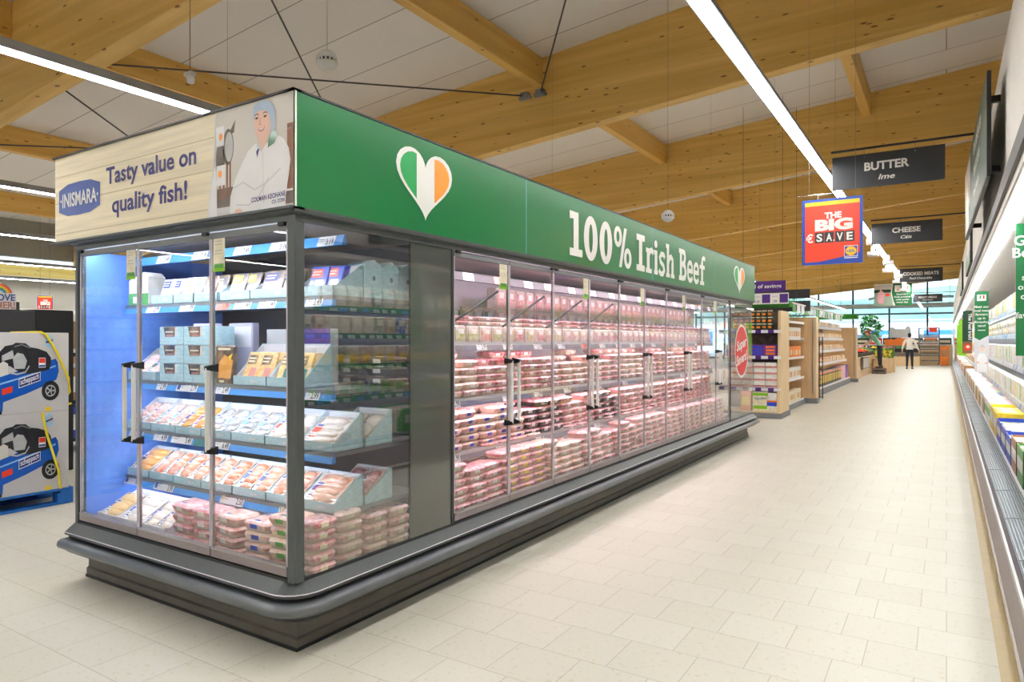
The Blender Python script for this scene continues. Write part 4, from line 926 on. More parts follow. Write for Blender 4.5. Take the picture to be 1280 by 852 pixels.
MB().box(1.28, C0, .34, 1.31, C1, 2.3, 'caseint').build('back_panel', ch)
b = MB(); b.box(.285, C0, 2.29, .305, C1, 2.39, 'darkgrey'); b.ext([(.305, C0, 2.35), (.305, C0, 2.24), (.315, C0, 2.24), (.36, C0, 2.278), (1.3, C0, 2.285), (1.3, C0, 2.35)], (0, C1-C0, 0), 'offwhite'); b.build('canopy', ch)
b = MB(); b.box(.365, C0, 2.268, .435, C1, 2.2775, 'ledr'); b.build('led_strip', ch)
b = MB()
y = 2.0
while y < 41: b.box(.36, y, 2.262, .44, y+.025, 2.279, 'alu'); y += .62
b.build('strip_clip', ch)
b = MB(); b.box(.31, C0, 2.39, .33, C1, 3.25, 'wallwhite'); b.box(.305, C0, 2.41, .311, C1, 2.43, 'white')
for i in range(11): b.box(.3085, 3+3.9*i, 2.4, .311, 3.012+3.9*i, 3.25, 'lightgrey')
b.box(.31, C0, 3.25, 1.9, C1, 3.27, 'wallwhite'); b.build('fascia', ch)
b = MB(); b.box(.27, C1, 0, .36, C1+.12, 2.0, 'lightgrey'); b.ext([(.27, C1, 1.98), (.36, C1, 1.98), (.52, C1, 2.35), (.42, C1, 2.35)], (0, .12, 0), 'lightgrey'); b.box(.36, C1, 0, 1.3, C1+.06, 2.0, 'glass'); b.build('end_frame', ch)
ZR = (1.75, 1.456, 1.12, .775)
for k, z in enumerate(ZR):
    xf_ = (.66, .64, .62, .60)[k]
    r = MB(); r.ext([(xf_-.0125, C0, z-.03), (xf_+.0035, C0, z-.03), (xf_+.0035, C0, z+.03), (xf_+.0015, C0, z+.03)], (0, 6.4, 0), 'green'); r.ext([(xf_-.012, C0, z-.03), (xf_+.004, C0, z-.03), (xf_+.004, C0, z+.03), (xf_+.002, C0, z+.03)], (0, C1-C0, 0), 'lightgrey' if k > 1 else 'raillight')
    r = r.build('price_rail', ch); t = MB(); rr = random.Random(k)
    y = 3.
    while y < 36:
        h = .052; w_ = rr.uniform(.07, .11)
        t.add([(xf_-.0125, y, z-.026), (xf_-.0125, y+w_, z-.026), (xf_+.001, y+w_, z+.026), (xf_+.001, y, z+.026)], [(3, 2, 1, 0)], 'ticket' if rr.random() < .85 else 'railblue')
        A = Art(FXm(xf_-.012), t); A.text(rr.choice(['1.29', '0.89', '2.49', '1.79']), -(y+w_/2), z-.018, .022, 'ink', .001, .01, .7) if y < 16 else None
        y += w_+rr.uniform(.03, .12)
    stuff(t.build('price_ticket', r))
    s_ = MB().box(xf_+.005, C0, z-.004, 1.28, C1, z+.018, 'lightgrey').build('shelf', ch)
    MB().box(xf_+.03, C0, z-.012, xf_+.05, C1, z-.0045, 'ledr').build('led_strip', s_)
# posters on the fascia
pt = thing('framed_poster', 'long framed picture panel standing off the wall above the chiller', 'poster', (.20, 6.8, 2.43), math.atan2(.05, 3.2))
b = MB(); b.box(-.012, -1.6, 0, .012, 1.6, .66, 'black'); b.build('panel', pt, bevel=.003)
A = Art(lambda u, v, n: (-.012-n, -u, v)); A.rect(-1.58, .02, 1.58, .64, 'dgreen', .001); A.rect(-1.58, .02, -.5, .64, 'photo_bg', .0015); A.rect(-1.58, .02, -.5, .2, 'hill', .002)
A.poly([(-1.4, .02), (-1.35, .3), (-1.2, .42), (-.95, .42), (-.8, .3), (-.75, .02)], 'coatwhite', .0025); A.ell(-1.07, .5, .09, .11, 'skinprint', .003); A.poly([(-1.16, .53), (-1.07, .63), (-.98, .53), (-1.0, .6), (-1.07, .635), (-1.14, .6)], 'netblue', .0035)
flagheart(A, -.62, .3, .3, .28, .004)
A.text('Great savings are', .55, .48, .1, 'signwhite', .003, .02); A.text('bred at home', .5, .3, .1, 'signwhite', .003, .02); A.text('from Co. Monaghan', .45, .14, .06, 'signwhite', .003, .01)
A.b.build('poster_print', pt)
for y in (-1.3, 1.3):
    for z in (.1, .56): MB().box(.012, y-.02, z-.02, .095-.0156*(1 if y > 0 else -1)*-1, y+.02, z+.02, 'black').build('wall_bracket', pt)
for i in range(2):
    t = thing('framed_poster', 'framed poster further along the wall above the chiller, beyond the %s' % ('near long panel' if i == 0 else 'cheese sign'), 'poster', (.29, 12.8+6*i, 2.5))
    MB().box(-.012, -1.3, 0, .02, 1.3, .6, 'darkgrey').build('panel', t, bevel=.003)
    A = Art(lambda u, v, n: (-.012-n, -u, v)); A.rect(-1.28, .02, 1.28, .58, 'photo_bg', .001); A.poly([(-1.28, .02), (1.28, .02), (1.28, .18), (.2, .25), (-1.28, .2)], 'hill', .002); A.ell(.4, .3, .25, .2, 'coatwhite', .003); A.b.build('poster_print', t)
# goods on the wall chiller
random.seed(21)
def gable(w, d, h, m):
    b = MB(); b.box(-w/2, -d/2, 0, w/2, d/2, h*.8, m); b.ext([(-w/2, -d/2, h*.8), (w/2, -d/2, h*.8), (w*.1, -d/2, h*.95), (w*.1, -d/2, h), (-w*.1, -d/2, h), (-w*.1, -d/2, h*.95)], (0, d, 0), m); b.box(-w/2-.001, -d*.3, h*.2, w/2+.001, d*.3, h*.6, 'packmix'); return b
def tub(r, h, m):
    b = MB(); b.lathe([(r*.8, 0), (r, h*.86)], (0, 0, 0), m, 14); b.lathe([(r*1.05, h*.86), (r*1.05, h)], (0, 0, 0), 'p_white', 14); return b
kinds = [('dairy_carton', gable(.085, .095, .24, 'packmix'), .115, .24, 'top'), ('dairy_tub', tub(.05, .10, 'packmix'), .112, .10, 'second'), ('cheese_pack', MB().bbox(-.04, -.055, 0, .04, .055, .21, 'packmix', .008), .12, .21, 'third'), ('butter_pack', MB().bbox(-.04, -.05, 0, .04, .05, .18, 'packmix', .006), .11, .18, 'lowest')]
near = [('juice_pack', gable(.085, .16, .25, 'packtub'), .19), ('ham_pack', MB().bbox(-.05, -.08, 0, .05, .08, .2, 'packtub', .01).box(-.053, -.05, .1, -.049, .05, .17, 'p_cream'), .18), ('salami_pack', MB().bbox(-.05, -.09, 0, .05, .09, .21, 'packtub', .01).box(-.053, -.06, .04, -.049, .06, .12, 'p_yellow'), .2), ('sausage_pack', MB().bbox(-.05, -.1, 0, .05, .1, .16, 'packtub', .01).box(-.053, -.06, .04, -.049, .06, .12, 'p_green'), .22)]
for k, z in enumerate(ZR):
    nm, mb, st, h, wd = kinds[k]; xf_ = (.66, .64, .62, .60)[k]
    lb = '%s in the front row on the %s shelf of the right wall chiller' % (nm.replace('_', ' '), wd)
    o = tag(mb.build(nm, None, (xf_+.07, 7.6, z+.018)), lb, nm.split('_')[1], lb); y = 7.6+st; n = 1
    lay = 2 if k == 1 else 1
    n2, mb2, st2 = near[k]; lb2 = '%s on the green-edged %s shelf of the near wall chiller' % (n2.replace('_', ' '), wd); o2 = None; y2 = 2.6
    while y2 < 7.4:
        if o2 is None: o2 = tag(mb2.build(n2, None, (xf_+.08, y2, z+.018)), lb2, 'pack', lb2)
        else: dup(o2, (xf_+.08+random.uniform(-.006, .006), y2, z+.018), random.uniform(-.04, .04))
        y2 += st2
    while n < 200 and y < 19:
        for q in range(lay): dup(o, (xf_+.07+random.uniform(-.008, .008), y, z+.018+q*(h+.0008)), random.uniform(-.06, .06)); n += 1
        y += st*(1 if random.random() < .94 else 2.2)
    t = MB(); yf = y
    while yf < 41.5:
        w_ = random.uniform(.08, .2); hh = random.uniform(.6, 1.15)*.2
        t.bbox(xf_+.03, yf, z+.018, xf_+.18, yf+w_, z+.018+hh, random.choice(['p_white', 'p_cream', 'p_yellow', 'p_pink', 'p_white', 'p_orange', 'p_green']), .006); yf += w_+.01
    tag(stuff(t.build('packed_goods')), 'mixed packs at the far end of the %s shelf of the right wall chiller' % wd, 'groceries')
    if k < 3:   # a second row behind for depth
        lb = '%s in the back row on the %s shelf of the right wall chiller' % (nm.replace('_', ' '), wd); o2 = None; y = 7.65
        while y < 14:
            if o2 is None: o2 = dup(o, (xf_+.22, y, z+.018), 0, lb, lb)
            else: dup(o2, (xf_+.22, y, z+.018), 0)
            y += st*1.4
def opencarton(name, label, m, w, d, h, fill, fh, sleeve=None, cut=.55):
    t = thing(name, label, 'carton', (0, 0, 0)); q = .005
    b = MB(); b.box(0, 0, 0, w, d, q, m); b.box(0, 0, 0, q, d, h, m); b.box(w-q, 0, 0, w, d, h*1.0, m); b.box(0, d-q, 0, w, d, h, m)
    b.ext([(0, 0, 0), (w, 0, 0), (w, 0, h), (w*.9, 0, h), (w*.8, 0, h*cut), (w*.2, 0, h*cut), (w*.1, 0, h), (0, 0, h)], (0, q, 0), m); b.build('carton_shell', t)
    c = MB(); n = max(2, int(d/.07)); g = (d-2*q)/n
    for i in range(n): c.bbox(q+.004, q+g*i+.003, q, w-q-.004, q+g*(i+1)-.003, fh, fill, .01)
    c.build('contents', t)
    if sleeve: MB().box(-.001, .02, h*.35, 0, d-.02, h*.7, sleeve).build('print', t)
    return t
deckrow = [(3.2, .6, 'p_brown', 'packtub', 'long brown carton nearest the camera'), (3.9, .6, 'p_grn2', 'packtub', 'dark green carton near the camera'), (4.6, .6, 'p_brown', 'packtub', 'brown carton beside the dark green one'), (5.3, .6, 'p_cream', 'packtub', 'cream carton of chilled packs nearest the frame edge'), (6.0, .5, 'p_green', 'packtub', 'green-sided carton beside the blue cartons'),
           (6.55, .5, 'p_brown', 'packtub', 'brown carton just this side of the blue cartons'), (7.1, .55, 'p_blue', 'packmix', 'blue carton of white tubs, nearest of the blue ones'), (7.7, .6, 'p_blue', 'packmix', 'second blue carton from the frame edge'), (8.35, .6, 'p_blue', 'packtub', 'third blue carton, next to the yellow ones'),
           (9.0, .65, 'p_yellow', 'p_yellow', 'bright yellow carton beside the blue ones'), (9.7, .65, 'p_yellow', 'packmix', 'second yellow carton'), (10.4, .65, 'p_white', 'p_pink', 'white carton with pink packs beyond the yellow ones'), (11.1, .65, 'p_white', 'packtub', 'white carton with mixed packs beyond the pink one')]
for (y, d, m, fill, lb) in deckrow:
    h = .23 if 'blue' in m else .27; t = opencarton('deck_carton', lb+', chiller deck', m, .42, d-.02, h, fill, h*random.uniform(.8, 1.05), 'p_white' if m != 'p_white' else 'p_green'); t.location = (.455, y, .3525)
y = 11.85
for i in range(16):
    m = ['cartonbrown', 'p_white', 'cartonbrown', 'p_cream'][i % 4]; d = random.uniform(.5, .8)
    t = opencarton('deck_carton', '%s %s carton along the chiller deck beyond the yellow cartons' % (('first', 'second', 'third', 'fourth', 'fifth', 'sixth', 'seventh', 'eighth')[(i // 4) if m in ('p_white', 'p_cream') else i // 2], {'cartonbrown': 'brown', 'p_white': 'white', 'p_cream': 'cream'}[m]), m, .42, d, .22, ['p_pink', 'packtub', 'packmix'][i % 3], .24); t.location = (.455, y, .3525); y += d+.05
b = MB()
while y < 41.5:
    d = random.uniform(.4, .8); h = random.uniform(.18, .34); b.bbox(.455, y, .3525, .88, y+d, .3525+h, random.choice(['cartonbrown', 'p_white', 'p_dark', 'p_cream', 'p_grn2', 'red']), .01); y += d+.03
tag(stuff(b.build('packed_goods')), 'mixed boxes on the deck at the far end of the right wall chiller', 'groceries')
# upright cards standing out from the wall chiller
def fin(y, x0, x1, z0, z1, label, art):
    t = thing('shelf_banner', label, 'sign', (0, y, 0)); MB().box(x0, 0, z0, x1, .008, z1, 'white').build('card', t)
    A = Art(lambda u, v, n: (u, -n, v)); art(A, x0, x1, z0, z1); A.b.build('print', t); MB().tube([(x1-.02, .004, z1), (x1-.02, .004, z1+.03), (.66, .004, z1+.03)], .004, 'alu', 6).tube([(x1, .004, 1.72), (.67, .004, 1.72)], .004, 'alu', 6).build('holder', t)
def art1(A, a, b_, c, d):
    A.rect(a, c, b_, d, 'green', .001); A.text('Great', (a+b_)/2+.02, d-.16, .07, 'signwhite', .002, .02);
    A.text('Better', (a+b_)/2+.02, d-.25, .07, 'signwhite', .002, .02)
    for i, s_ in enumerate(('savings', 'on more', 'of your', 'Irish', 'favourites')): A.text(s_, (a+b_)/2+.03, d-.42-.07*i, .042, 'signwhite', .002, .02)
fin(6.3, .435, .615, 1.29, 2.27, 'green hanging shelf banner cut by the right edge of the photo', art1)
def art2(A, a, b_, c, d):
    A.rect(a, c, b_, d, 'coatshade', .001); A.poly([(a, c+.5), (a+.06, c+.46), (b_-.05, c+.5), (b_, c+.53), (b_, d), (a, d)], 'green', .0015); A.rect(a+.03, d-.14, b_-.03, d-.05, 'signwhite', .002); A.rect(a+.06, d-.11, a+.08, d-.06, 'flaggreen', .003); A.rect(a+.1, d-.11, a+.12, d-.06, 'red', .003)
    for i, s_ in enumerate(('Meet our', 'local meat', 'farmers', 'up in', 'Monaghan', 'gang!')): A.text(s_, (a+b_)/2, d-.24-.055*i, .033, 'signwhite', .002, .02)
    A.rect(a+.04, c+.6, b_-.04, c+.612, 'signwhite', .002)
    A.poly([(a+.03, c), (a+.03, c+.2), (a+.06, c+.27), (b_-.05, c+.27), (b_-.02, c+.2), (b_-.02, c)], 'coatwhite', .002); A.ell((a+b_)/2+.01, c+.34, .032, .045, 'skinprint', .0025); A.poly([((a+b_)/2-.025, c+.36), ((a+b_)/2+.01, c+.4), ((a+b_)/2+.045, c+.36)], 'compgrey', .003)
    A.ell(a+.04, c+.14, .02, .015, 'skinprint', .003); A.ell(b_-.03, c+.13, .02, .015, 'skinprint', .003)
fin(12, .345, .515, .95, 2.12, 'green and white shelf banner with a printed figure in white, above the deck cartons', art2)
def art3(A, a, b_, c, d):
    A.rect(a, c+.25, b_, d, 'dgreen', .001); A.rect(a, c, b_, c+.25, 'photo_br', .001); A.ell((a+b_)/2, c+.13, .06, .07, 'signred', .002); A.ell((a+b_)/2+.01, c+.14, .03, .03, 'p_cream', .003); A.text('The Feel Irish!', (a+b_)/2+.02, d-.06, .055, 'signwhite', .002, .02, vert=True, al='L', width=.55)
fin(17, .28, .45, 1.14, 2.03, 'dark green shelf banner with vertical white words and a food picture', art3)
def art4(A, a, b_, c, d):
    A.rect(a, c, b_, d, 'lime', .001); A.text('Great value', (a+b_)/2+.01, d-.06, .05, 'signwhite', .002, .02, vert=True, al='L', width=.6)
fin(22, .28, .46, 1.0, 1.98, 'lime green shelf banner nearest the far end of the wall chiller', art4); fin(26, .28, .44, 1.0, 1.92, 'lime green shelf banner behind the other lime one', art4)
# ------------------------------------------------------------------ hanging signs
def hang(name, label, x0, x1, y, z0, z1, m, art, rail_to=None, bracket=True):
    t = thing(name, label, 'sign', (0, y, 0)); MB().box(x0, 0, z0, x1, .012, z1, m).build('panel', t, bevel=.002)
    A = Art(lambda u, v, n: (u, -n, v)); art(A, x0, x1, z0, z1); A.b.build('lettering', t)
    if rail_to:
        MB().tube([(x0-.01, .006, z1+.06), (rail_to, .006, z1+.06)], .012, 'black', 8).build('rail', t)
        for q in (.3, .75): MB().tube([(x0+(x1-x0)*q, .006, z1-.03), (x0+(x1-x0)*q, .006, z1+.055)], .003, 'chrome', 6).ball((x0+(x1-x0)*q, -.002, z1-.03), .007, 'chrome', 8, 5).build('hook', t)
    else:
        for q in (.12, .88): MB().tube([(x0+(x1-x0)*q, .006, z1), (x0+(x1-x0)*q, .006, zr(x0)-.005)], .0015, 'midgrey', 5).build('hanger', t)
    return t
def two(a_, b2, wa, wb):
    def art(A, a, b_, c, d):
        H = d-c; A.text(a_, (a+b_)/2, c+H*.5, H*.23, 'signwhite', .002, .035, width=wa*(b_-a)); A.text(b2, (a+b_)/2+.0, c+H*.2, H*.15, 'signwhite', .002, .02, width=wb*(b_-a), shear=.25)
    return art
hang('aisle_sign', 'dark hanging aisle sign reading BUTTER', -1.03, -.01, 8.0, 3.0, 3.35, 'signblack', two('BUTTER', 'Ime', .40, .15), .31)
hang('aisle_sign', 'dark hanging aisle sign reading CHEESE', -1.05, -.05, 12.8, 3.0, 3.34, 'signblack', two('CHEESE', 'Cáis', .40, .16), .31)
hang('aisle_sign', 'dark hanging aisle sign reading COOKED MEATS', -1.09, -.08, 21.5, 3.0, 3.37, 'signblack', two('COOKED MEATS', 'Feoil Chócaráilte', .82, .52), .31)
hang('aisle_sign', 'dark hanging aisle sign reading READY MEALS, furthest of the row', -1.15, -.13, 32.4, 2.98, 3.3, 'signblack', two('READY MEALS', 'Béilí Réidh', .62, .36), .31)
def bigsave(A, a, b_, c, d, blue='signblue'):
    W_, H = b_-a, d-c; X = lambda q: a+W_*q; Z = lambda q: c+H*q
    A.rect(a, c, b_, d, blue, .001); A.rect(X(.05), Z(.04), X(.95), Z(.96), 'signred', .0015); A.rect(X(.05), Z(.90), X(.95), Z(.96), 'yellow', .002)
    A.poly([(X(.05), Z(.04)), (X(.95), Z(.04)), (X(.95), Z(.16)), (X(.6), Z(.09)), (X(.3), Z(.045))], blue, .002)
    A.text('THE', X(.52), Z(.70), H*.085, 'signwhite', .003, .05, width=W_*.28); A.text('BIG', X(.53), Z(.525), H*.15, 'signwhite', .003, .06, width=W_*.62)
    for i, ch_ in enumerate('SAVE'):
        x = X(.22+.16*i+(.015 if i > 1 else 0)); A.rect(x, Z(.33), x+W_*.15, Z(.49), 'signblack', .003); A.text(ch_, x+W_*.075, Z(.355), H*.11, 'signwhite', .004, .03, width=W_*.1)
    A.text('€', X(.13), Z(.345), H*.12, 'signwhite', .003, .03, width=W_*.12); A.ell(X(.535), Z(.36), W_*.012, W_*.012, 'signwhite', .0045)
    A.rect(X(.70), Z(.10), X(.92), Z(.265), 'signwhite', .003); A.rect(X(.71), Z(.11), X(.91), Z(.255), 'signblue', .0035); A.ell(X(.81), Z(.183), W_*.088, H*.065, 'yellow', .004); A.ring(X(.81), Z(.183), W_*.095, H*.072, W_*.008, 'signred', .004, tv=H*.006); A.text('LIDL', X(.81), Z(.168), H*.035, 'signblue', .0045, .03, width=W_*.13)
    A.rect(X(.70), Z(.075), X(.92), Z(.088), 'signwhite', .003)
sv = hang('promotion_poster', 'red and blue hanging poster reading THE BIG SAVE', -1.247, -.69, 7.5, 2.17, 2.83, 'white', bigsave)
MB().tube([(-1.10, .006, 2.83), (-1.10, .006, 2.87), (-.9, .006, 2.87), (-.9, .006, 2.83)], .006, 'white', 6).tube([(-1.3, .006, 2.88), (-.85, .006, 2.88)], .004, 'chrome', 6).build('hook_bar', sv)
def info(A, a, b_, c, d):
    X = lambda q: a+(b_-a)*q; Z = lambda q: c+(d-c)*q
    A.rect(a, c, X(.5), Z(.9), 'hill', .001); A.rect(a, Z(.72), X(.5), d-.04, 'photo_bg', .0012); A.rect(a, Z(.6), X(.5), Z(.74), 'dgreen', .0014); A.poly([(X(.08), Z(.3)), (X(.1), Z(.6)), (X(.2), Z(.7)), (X(.28), Z(.6)), (X(.26), Z(.1)), (X(.14), Z(.1))], 'p_pink', .002); A.ell(X(.18), Z(.74), .03, .05, 'skinprint', .0022); A.ell(X(.36), Z(.5), .07, .06, 'signred', .002)
    A.poly([(X(.5), d), (X(.46), Z(.6)), (X(.5), Z(.25)), (X(.56), c), (b_, c), (b_, d)], 'green', .003); A.line([(X(.5), d), (X(.46), Z(.6)), (X(.5), Z(.25)), (X(.56), c)], .03, 'signwhite', .0035)
    A.rect(X(.55), Z(.62), X(.71), Z(.92), 'signwhite', .004); A.rect(X(.76), Z(.62), X(.95), Z(.92), 'signwhite', .004); A.rect(X(.85), Z(.72), X(.91), Z(.88), 'red', .0045); A.ell(X(.63), Z(.72), .03, .03, 'lips', .0045)
    for i, s_ in enumerate(('Sourcing', 'fresh produce', 'with pride', 'every day')): A.text(s_, X(.75), Z(.48-.12*i), .05, 'signwhite', .004, .02, width=(b_-a)*(.3, .42, .34, .3)[i])
hang('information_sign', 'green hanging sign with a field photo beside the ready meals sign', -2.14, -.99, 27, 2.62, 3.38, 'white', info)
def purple(A, a, b_, c, d): A.text('Wall of savings', b_-.07, c+.07, .065, 'signwhite', .002, .02, al='R', width=.64)
ps = hang('promotion_sign', 'purple hanging sign reading wall of savings beyond the beef case', -3.9, -2.4, 12.8, 2.28, 2.475, 'purple', purple)
t = thing('price_board', 'white framed board of prices hanging under the purple savings sign', 'sign', (0, 12.8, 0)); MB().box(-3.9, 0, 2.06, -2.35, .012, 2.255, 'white').build('panel', t)
A = Art(lambda u, v, n: (u, -n, v))
for i in range(5):
    x = -3.85+.3*i; A.rect(x+.15, 2.08, x+.29, 2.235, 'purple', .001); A.text(('2.99', '0.79', '1.49', '1.29', '1.99')[i], x+.07, 2.085, .045, 'ink', .001, .01, .7); A.rect(x+.02, 2.19, x+.12, 2.2, 'lightgrey', .001)
A.b.build('print', t); MB().tube([(-3.7, .006, 2.255), (-3.7, .006, 2.28)], .004, 'chrome', 6).tube([(-2.5, .006, 2.255), (-2.5, .006, 2.28)], .004, 'chrome', 6).build('hook', t)
def nothing(A, a, b_, c, d): A.rect(a+.02, c+.02, b_-.02, d-.02, 'charcoal', .001)
hang('category_sign', 'dark olive blank hanging board right of the purple sign, upper of two', -3.7, -2.5, 16, 2.33, 2.53, 'darkgrey', nothing); hang('category_sign', 'charcoal blank hanging board right of the purple sign, lower of two', -3.7, -2.5, 16.05, 2.05, 2.28, 'charcoal', nothing)
# ------------------------------------------------------------------ shelving beyond the beef case
random.seed(9)
def rowgoods(name, mb, label, cat, x0, x1, y, z, step, layers=1, h=.1, axis='x', depth=0):
    o = None; x = x0
    while x < x1-.001:
        for q in range(layers):
            l = (x, y, z+q*(h+.0008)) if axis == 'x' else (y, x, z+q*(h+.0008))
            if o is None: o = tag(mb.build(name, None, l, (0, 0, 0 if axis == 'x' else math.pi/2)), label, cat, label)
            else: dup(o, l, (0 if axis == 'x' else math.pi/2)+random.uniform(-.02, .02))
        x += step
    return o
g = thing('end_gondola', 'wooden end-of-aisle shelf unit with purple price strips just beyond the beef case', 'shelf unit', (0, 0, 0))
MB().box(-3.6, 12.9, .004, -2.49, 13.75, .1, 'midgrey').build('base', g)
b = MB(); b.ext([(-2.56, 12.88, .1), (-2.56, 13.72, .1), (-2.56, 13.72, 1.95), (-2.56, 12.98, 1.95)], (.05, 0, 0), 'woodlight'); b.build('side_panel', g); MB().box(-3.6, 13.6, .1, -2.56, 13.7, 1.95, 'photo_dk').build('back_panel', g)
MB().box(-3.6, 12.9, .1, -2.56, 13.6, .125, 'woodlight').build('bottom_shelf', g)
for z in (.52, 1.10, 1.57):
    s_ = MB().box(-3.6, 12.92, z, -2.56, 13.6, z+.03, 'photo_dk').build('shelf', g); r = MB(); r.box(-3.6, 12.905, z-.03, -2.56, 12.9195, z+.035, 'purple')
    for i in range(5): r.box(-3.5+.22*i, 12.902, z-.025, -3.38+.22*i, 12.905, z+.03, 'ticket')
    r.build('price_rail', s_)
def jar(): b = MB(); b.lathe([(.042, 0), (.048, .01), (.048, .085), (.04, .1)], (0, 0, 0), 'p_grn2', 12); b.lathe([(.042, .1), (.042, .118)], (0, 0, 0), 'p_cream', 12); b.box(-.03, -.0495, .03, .03, -.04, .07, 'p_orange'); return b
rowgoods('jar', jar(), 'dark green jar with cream lid on the top shelf of the wooden end unit', 'jar', -3.3, -2.6, 13.0, 1.6005, .1, 3, .118)
def redbox(): return MB().bbox(-.06, -.06, 0, .06, .06, .1, 'p_white', .004).box(-.05, -.061, .02, .05, -.06, .07, 'signred')
rowgoods('small_carton', redbox(), 'small white and red carton beside the green jars on the wooden end unit', 'carton', -3.05, -2.9, 12.96, 1.9565-.356, .13, 3, .1) if False else None
def purplepack(m):
    b = MB().bbox(-.11, -.07, 0, .11, .07, .2, 'p_purple', .006)
    for k in range(3): b.box(-.08, -.072, .02+.06*k, .08, -.07, .06+.06*k, m)
    return b
for i, m in enumerate(('p_orange', 'p_blue', 'p_orange', 'p_orange')):
    lb = ('purple multipack with orange biscuits behind the beef case edge', 'purple multipack with blue packets on the wooden end unit', 'purple multipack with orange packets right of the blue one', 'purple multipack with orange packets, leftmost on the shelf')[(2, 1, 0, 3)[i]]
    x = (-2.69, -2.915, -3.14, -3.37)[i]
    for q in range(2): tag(purplepack(m).build('biscuit_multipack', None, (x, 13.02+.145*q, 1.1305)), lb if q == 0 else lb.replace('purple multipack', 'second-row purple pack', 1), 'biscuits')
def pinkpack(): b = MB().bbox(-.1, -.06, 0, .1, .06, .115, 'p_white', .012); b.box(-.098, -.0605, .012, .098, -.058, .05, 'lips'); b.lathe([(.02, 0), (.035, .001)], (0, 0, .1), 'p_pink', 8); return b
rowgoods('pink_pack', pinkpack(), 'white and pink pack stacked on the third shelf of the wooden end unit', 'biscuits', -3.3, -2.6, 13.0, .5505, .21, 4, .115)
t = tag(MB().bbox(-.14, -.09, 0, .14, .09, .36, 'p_cream', .006).box(-.12, -.091, .04, .12, -.09, .1, 'p_grn2' and 'lime').box(-.1, -.0915, .2, .1, -.0905, .26, 'p_white').box(-.13, -.092, .28, .13, -.0905, .33, 'lime').build('cereal_box', None, (-2.86, 13.02, .126)), 'cream and green cereal box on the bottom of the wooden end unit', 'cereal box')
A = Art(lambda u, v, n: (u, -.092-n, v)); A.text('Goodies', 0, .21, .05, 'p_grn2', .001, .01, width=.2, slope=.1); A.b.build('print', t)
tag(MB().bbox(-.09, -.09, 0, .09, .09, .34, 'p_white', .006).box(-.085, -.091, .1, .085, -.09, .17, 'p_blue').box(-.085, -.091, .012, .085, -.09, .07, 'p_cream').box(-.085, -.091, .17, .085, -.09, .2, 'p_orange').build('cereal_box', None, (-2.66, 13.02, .126)), 'white and blue cereal box next to the wooden side panel', 'cereal box')
tag(MB().bbox(-.09, -.09, 0, .09, .09, .36, 'p_orange', .006).box(-.07, -.091, .1, .07, -.09, .25, 'p_yellow').build('cereal_box', None, (-3.12, 13.02, .126)), 'orange cereal box at the left on the bottom of the wooden end unit', 'cereal box')
# aisle run behind it and the wooden dividers
g = thing('aisle_gondola', 'shelf run with cream packs between the wooden end unit and the first wooden divider', 'shelf unit', (0, 0, 0))
MB().box(-3.5, 13.8, .004, -2.66, 16.45, .1, 'midgrey').build('base', g); MB().box(-3.5, 13.8, .1, -3.45, 16.45, 1.95, 'woodlight').build('back_panel', g)
for z in (.12, .6, 1.05, 1.45, 1.8): s_ = MB().box(-3.45, 13.8, z-.02, -2.7, 16.45, z, 'woodlight').build('shelf', g); MB().box(-2.7, 13.8, z-.03, -2.69, 16.45, z+.02, 'ticket').build('price_rail', s_)
for z, m, wd in ((.12, 'p_cream', 'bottom'), (.6, 'p_white', 'second'), (1.05, 'p_orange', 'third'), (1.45, 'p_white', 'top')): rowgoods('snack_box', MB().bbox(-.09, -.06, 0, .09, .06, .24, m, .005).box(-.07, -.061, .05, .07, -.06, .16, 'packveg'), 'snack box on the %s shelf before the first wooden divider' % wd, 'box', 13.95, 16.3, -2.79, z+.0005, .2, 1, .24, 'y')
def divider(y, x0, x1, h, label):
    t = thing('shelf_divider', label, 'divider', (0, 0, 0)); MB().box(x0, y-.03, .12, x1, y+.03, h, 'wood').build('panel', t, bevel=.003); MB().box(x1+.001, y-.05, .12, x1+.05, y+.28, h, 'woodlight').build('front_edge', t)
    b = MB(); b.box(x1-.045, y-.036, .2, x1-.015, y-.0305, h-.05, 'alu')
    z = .25
    while z < h-.1: b.box(x1-.036, y-.038, z, x1-.024, y-.0361, z+.018, 'black'); z += .05
    b.build('slotted_strip', t); MB().box(x0, y-.05, .004, x1+.07, y+.3, .119, 'midgrey').build('base', t)
divider(16.55, -3.55, -2.50, 1.93, 'tall pale wooden divider panel with slotted metal strip, nearer of the two'); divider(25.9, -3.6, -2.62, 1.86, 'tall pale wooden divider panel beside the bending shopper')
g = thing('bakery_gondola', 'long bakery shelf run with orange packs between the two wooden dividers', 'shelf unit', (0, 0, 0))
MB().box(-3.6, 17.0, .004, -2.72, 25.5, .16, 'midgrey').build('base', g); MB().box(-3.62, 17, .16, -3.56, 25.5, 1.9, 'wood').build('back_panel', g)
for z, xf_ in ((.18, -2.75), (.78, -2.85), (1.12, -2.9), (1.46, -2.95), (1.78, -3.0)): s_ = MB().box(-3.56, 17, z-.02, xf_, 25.5, z, 'woodlight').build('shelf', g); MB().box(xf_, 17, z-.045, xf_+.012, 25.5, z+.03, 'ticket').build('price_rail', s_)
for z, xf_, wd in ((.78, -2.85, 'second'), (1.12, -2.9, 'third'), (1.46, -2.95, 'fourth'), (1.78, -3.0, 'top')): rowgoods('bread_pack', MB().bbox(-.12, -.1, 0, .12, .1, .17, 'packveg', .04).box(-.06, -.101, .04, .06, -.09, .11, 'p_white'), 'wrapped bread pack on the %s shelf of the bakery run' % wd, 'bread', 17.2, 25.4, xf_-.13, z+.0005, .27, 1, .17, 'y')
